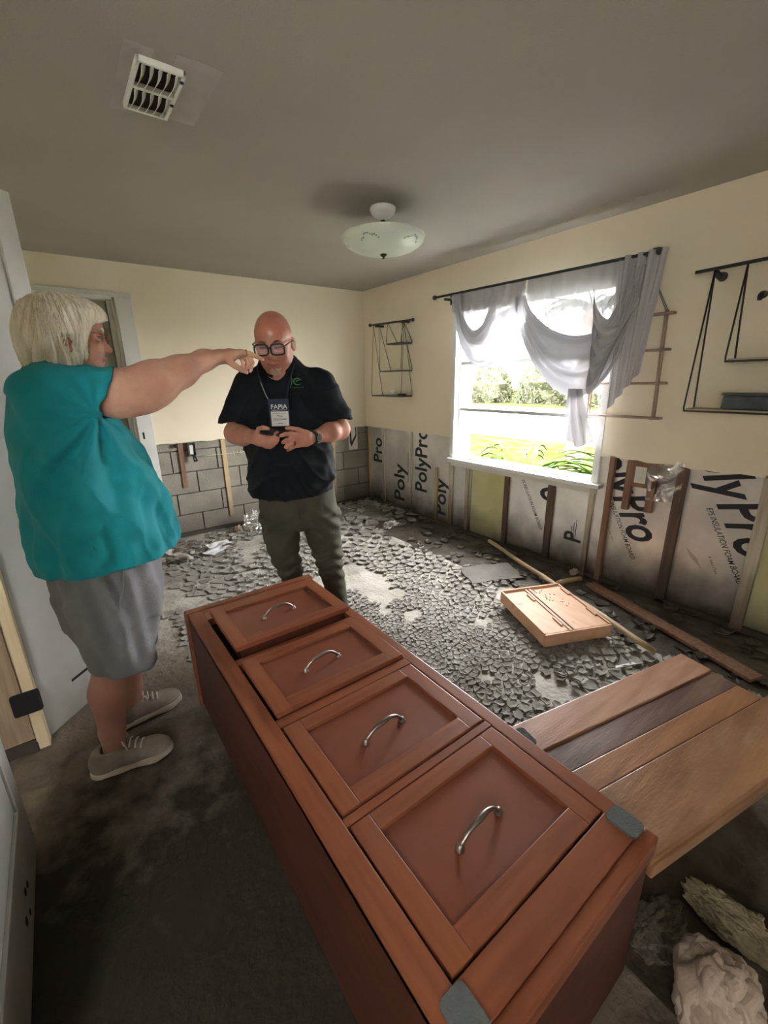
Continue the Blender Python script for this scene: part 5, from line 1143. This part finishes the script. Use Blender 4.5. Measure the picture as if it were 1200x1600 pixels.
# ------------------------------------------------------------------ dried mud flakes curling off the floor
def flakes():
    r = random.Random(5); pts = []; cell = .03; G = {}
    def size(x, y):
        n = nrand(x * .9, y * .9, 2)
        s = .034 + .010 * nrand(x * 3, y * 3, 7)
        s += .055 * max(0, min(1, (y - 2.3) / 1.0)) + .030 * max(0, min(1, (x - 1.75) / .5)) + .05 * max(0, n)
        if x < .35: s += .03
        return max(.028, s)
    tries = 0
    while tries < 60000:
        tries += 1; x = r.uniform(.15 if r.random() < .9 else -.3, 3.02); y = r.uniform(.25, 4.44); s = size(x, y); R = s * .82
        gx, gy = int(x / cell), int(y / cell); ok = True; k = int(R / cell) + 1
        for i in range(gx - k, gx + k + 1):
            for j in range(gy - k, gy + k + 1):
                for q in G.get((i, j), ()):
                    if (q[0] - x) ** 2 + (q[1] - y) ** 2 < (min(R, q[2] * .82)) ** 2: ok = False; break
                if not ok: break
            if not ok: break
        if ok: G.setdefault((gx, gy), []).append((x, y, s)); pts.append((x, y, s))
    out = []
    for (x, y, s) in pts:
        if CX0 - .03 < x < CX1 + .03 and CY0 - .03 < y < CY1 + .04: continue
        q = Mc.inverted() @ Vector((x, y, 0))
        if -.1 < q.x < .92 and -.5 < q.y < .03: continue
        left = x < .95 + .25 * nrand(y * 2, 1.5)
        if x < .34 or (x < .93 and y < 2.05): continue
        bare = nrand(x * 2.1, y * 2.1, 11) + .5 * nrand(x * 6, y * 6, 12)
        if bare > (.32 if not left else .10): continue
        R = s * 2.0; poly = [Vector((R * math.cos(t), R * math.sin(t))) for t in [i * PI / 4 for i in range(8)]]
        gx, gy = int(x / cell), int(y / cell); k = int(2.2 * s / cell) + 1
        for i in range(gx - k, gx + k + 1):
            for j in range(gy - k, gy + k + 1):
                for (a, c, s2) in G.get((i, j), ()):
                    if a == x and c == y: continue
                    n = Vector((a - x, c - y)); w = s / (s + s2); h = n.length * w; n.normalize(); new = []
                    for e in range(len(poly)):
                        A, C_ = poly[e], poly[(e + 1) % len(poly)]; da, dc = A.dot(n) - h, C_.dot(n) - h
                        if da <= 0: new.append(A)
                        if (da < 0) != (dc < 0): new.append(A + (C_ - A) * (da / (da - dc)))
                    poly = new
                    if len(poly) < 3: break
                if len(poly) < 3: break
            if len(poly) < 3: break
        if len(poly) < 3: continue
        m = len(poly); c = sum(poly, Vector((0, 0))) / m
        out.append((x, y, s, [p - c for p in poly], c, left))
    objs = []
    for (x, y, s, poly, c, left) in out:
        sh = .88 - r.uniform(0, .26) ; ring = []
        n = len(poly)
        for e in range(n):
            A, C_ = poly[e], poly[(e + 1) % n]; L = (C_ - A).length; kk = 3 if L > .03 else (2 if L > .014 else 1)
            for t in range(kk):
                p = A + (C_ - A) * (t / kk); p = p * sh * (1 + .22 * r.uniform(-1, .8)); ring.append(p)
        curl = (.25 if left else 1.0) * s * r.uniform(.04, .20) * (1.6 if x > 1.7 and y < 2.2 and r.random() < .3 else 1); tilt = (r.uniform(-.05, .05), r.uniform(-.05, .05)); th = .002 + .030 * s * (0.5 if left else 1)
        big = s > .06; v = []; f = []; N = len(ring); z0 = floor_h(x, y) + .004 + (0 if left else .003)
        rings = (0.0, .55, 1.0) if big else (0.0, 1.0)
        def H(p, q): return curl * q * q * (1 + .7 * nrand(p.x * 22 + x * 9, p.y * 22, y)) + tilt[0] * p.x + tilt[1] * p.y
        v.append((c.x + x, c.y + y, z0 + th))
        for q in rings[1:]:
            for p in ring: v.append((x + c.x + p.x * q, y + c.y + p.y * q, z0 + th + H(p * q, q)))
        for i in range(N): f.append([0, 1 + i, 1 + (i + 1) % N])
        for g in range(len(rings) - 2):
            o = 1 + g * N
            for i in range(N): f.append([o + i, o + N + i, o + N + (i + 1) % N, o + (i + 1) % N])
        o = len(v) - N; b0 = len(v)
        for i in range(N): a = v[o + i]; v.append((a[0] * 1.0, a[1], a[2] - th * 1.1 - .002))
        for i in range(N): f.append([o + i, b0 + i, b0 + (i + 1) % N, o + (i + 1) % N])
        f.append([b0 + i for i in range(N)][::-1])
        P = Vector((x, y, 0)); d = (P - Vector((0, 0, 1.483))).length
        objs.append((s / d, v, f, left))
    objs.sort(key=lambda t: -t[0])
    def wet(v): return v[0][0] > 2.42 + .12 * nrand(v[0][1] * 3, 2) and v[0][1] < 3.3
    objs = [q for q in objs if not wet(q[1]) or r.random() < .5]
    for (_, v, f, left) in objs[:300]: mesh('mud_flake', v, f, mat['wetflake' if wet(v) else 'flake'], floor)
    b = B()
    for (_, v, f, left) in objs[300:]: b.add(v, f, 1 if wet(v) else 0)
    b.out('mud_flakes', None, floor, kind='stuff', mats=[mat['flake'], mat['wetflake']])
    print('flakes', len(objs))
flakes()
# damp churned mud along the foil wall and in the near corner
def ridge(x, y): return .018 * abs(nrand(x * 5, y * 5, 20)) + .012 * abs(nrand(x * 14, y * 14, 21))
def strip_h(x, y): return floor_h(x, y) + .001 + ridge(x, y) * max(0, min(1, (x - 2.45 + .25 * nrand(y * 2, 4)) / .2)) - .004 * (x < 2.45)
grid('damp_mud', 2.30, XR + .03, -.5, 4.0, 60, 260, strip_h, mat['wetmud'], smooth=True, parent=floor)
def near_h(x, y): return floor_h(x, y) + .004 + .010 * abs(nrand(x * 6, y * 6, 25)) - .014 * max(0, (x * .35 + y) - 1.15 + .5 * nrand(x * 3, y * 3, 8)) * 4
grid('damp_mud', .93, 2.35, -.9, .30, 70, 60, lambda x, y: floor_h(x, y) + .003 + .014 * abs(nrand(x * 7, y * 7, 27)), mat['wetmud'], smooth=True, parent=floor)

# ------------------------------------------------------------------ outdoors
mat['lawn'] = M('sunlit_grass', (.018, .028, .005), .9, col2=(.034, .037, .017), ns=2.5, nd=8, bump=.6, bs=30, spec=0)
mat['drive'] = M('pale_driveway', (.72, .70, .66), .9, col2=(.64, .62, .58), ns=1.0)
mat['hedge'] = M('hedge_leaves', (.026, .032, .014), .8, col2=(.055, .053, .038), ns=2.5, nd=8, spec=0)
mat['blade'] = M('strap_leaf', (.013, .034, .001), .5, col2=(.028, .044, .003), ns=5, spec=.05)
mat['dryblade'] = M('dry_strap_leaf', (.035, .016, .007), .7, col2=(.05, .032, .014), ns=6, spec=.05)
mat['palm'] = M('palm_frond', (.02, .03, .018), .6, col2=(.036, .044, .028), ns=4, spec=.05)
GZ = -.25
grid('ground', XR + .24, 60, -30, 60, 60, 90, lambda x, y: GZ + .04 * nrand(x, y), mat['lawn'], kind='structure')
B().box((10.8, -40, GZ - .02), (22, 80, GZ + .05)).out('driveway', mat['drive'], kind='structure')
def leafcloud(name, c, rx, ry, rz, n, s, m, seed, parent=None):
    r = random.Random(seed); b = B()
    for i in range(n):
        th, ph = math.acos(r.uniform(-.3, 1)), r.uniform(0, 2 * PI); q = r.uniform(.75, 1.05)
        p = Vector((c[0] + rx * q * math.sin(th) * math.cos(ph), c[1] + ry * q * math.sin(th) * math.sin(ph), c[2] + rz * q * math.cos(th)))
        a = Vector((r.gauss(0, 1), r.gauss(0, 1), r.gauss(0, 1))).normalized(); e = a.cross(Vector((r.gauss(0, 1), r.gauss(0, 1), r.gauss(0, 1)))).normalized(); l = s * r.uniform(.6, 1.3)
        b.add([p - a * l, p + e * l * .4, p + a * l, p - e * l * .4], [[0, 1, 2, 3]])
    return b.out(name, m, parent)
for i, (x, y, rx, ry, rz, lb) in enumerate(((27, 26.6, 2, 2.1, 2.7, 'leftmost of the five pale shrubs beyond the driveway'), (26, 22.2, 1.9, 2.1, 2.4, 'second from left of the five pale shrubs beyond the driveway'), (27, 18, 1.8, 1.9, 2.6, 'middle one of the five pale shrubs beyond the driveway'), (26, 14, 1.8, 1.9, 2.3, 'fourth from left of the five pale shrubs beyond the driveway'), (26, 10, 1.8, 1.9, 2.2, 'rightmost of the five pale shrubs beyond the driveway'))):
    t = thing('shrub', lb, 'shrub', (x, y, GZ), 'shrubs beyond the driveway')
    leafcloud('foliage', (x, y, GZ + .2), rx, ry, rz, 2600, .13, mat['hedge'], 60 + i, t)
    crumple('crown', (x, y, GZ + rz * .35), rx * .85, ry * .85, rz * .75, 'hedge', t, seed=70 + i, amp=.3, n=14)
def strap_plant(name, c, n, L, seed, m, label, dry=0.0):
    t = thing(name, label, 'plant', (c[0], c[1], GZ)); r = random.Random(seed)
    for i in range(n):
        ph = r.uniform(-2.0, 2.0) if dry else r.uniform(-1.7, 2.3); l = L * r.uniform(.6, 1.1); up = r.uniform(.55, 1.15); w = r.uniform(.030, .055) * (1 if r.random() > dry else .35); pts = []; v = []; f = []
        for j in range(9):
            q = j / 8; rr = l * q * math.cos(up) + l * .25 * q * q; z = l * q * math.sin(up) - l * .55 * q ** 2.6
            if math.cos(ph) < 0: rr *= .45
            p = Vector((c[0] + rr * math.cos(ph), c[1] + rr * math.sin(ph), GZ + c[2] + z)); sd = Vector((-math.sin(ph), math.cos(ph), 0)) * w * (math.sin(PI * min(1, q * .9 + .1)) ** .6 + .05) * (1 - q * .6)
            v += [p - sd, p + Vector((0, 0, -w * .4)), p + sd]
        for j in range(8):
            for k in range(2): f.append([3 * j + k, 3 * j + k + 1, 3 * j + 4 + k, 3 * j + 3 + k])
        mesh('leaf', v, f, m if r.random() > dry else mat['dryblade'], t, smooth=True)
    return t
strap_plant('strap_leaf_plant', (4.45, 3.25, .25), 70, 1.45, 1, mat['blade'], 'bright green strap-leaved plant just outside the window, left of the drier one')
strap_plant('strap_leaf_plant', (4.30, 2.35, .15), 80, 1.25, 2, mat['blade'], 'strap-leaved plant with many dry reddish leaves outside the window\'s right corner', .6)
pt_ = thing('palm', 'palm with feathery fronds behind the upper right of the window', 'palm', (7.0, 4.0, GZ)); r = random.Random(8)
B().tube([(7.0, 4.0, GZ), (7.05, 4.0, 1.2), (7.0, 3.95, 2.5)], [.16, .13, .11], 12).out('trunk', mat['rawwood'], pt_, smooth=True)
for i in range(16):
    ph = i * 2 * PI / 16 + r.uniform(-.1, .1); L = r.uniform(1.6, 2.2); b = B(); P = []
    for j in range(11):
        q = j / 10; P.append(Vector((7.0 + L * q * math.cos(ph) * .9, 3.95 + L * q * math.sin(ph) * .9, 2.5 + .9 * q - 2.1 * q * q * (.6 + .5 * (i % 3) / 2))))
    b.tube(P, [.016 - .0012 * j for j in range(11)], 5)
    for j in range(1, 40):
        q = j / 40; k = q * 10; a = int(k); p = P[a].lerp(P[min(10, a + 1)], k - a); d = (P[min(10, a + 1)] - P[a]).normalized(); sd = d.cross(Vector((0, 0, 1))).normalized()
        for s in (-1, 1):
            e = p + sd * s * .42 * math.sin(PI * (q * .85 + .1)) + d * .16 + Vector((0, 0, -.12)); b.add([p, p + d * .022, e], [[0, 1, 2]])
    b.out('frond', mat['palm'], pt_)
print('tris', sum(len(o.data.loop_triangles) or sum(len(p.vertices) - 2 for p in o.data.polygons) for o in bpy.data.objects if o.type == 'MESH'))
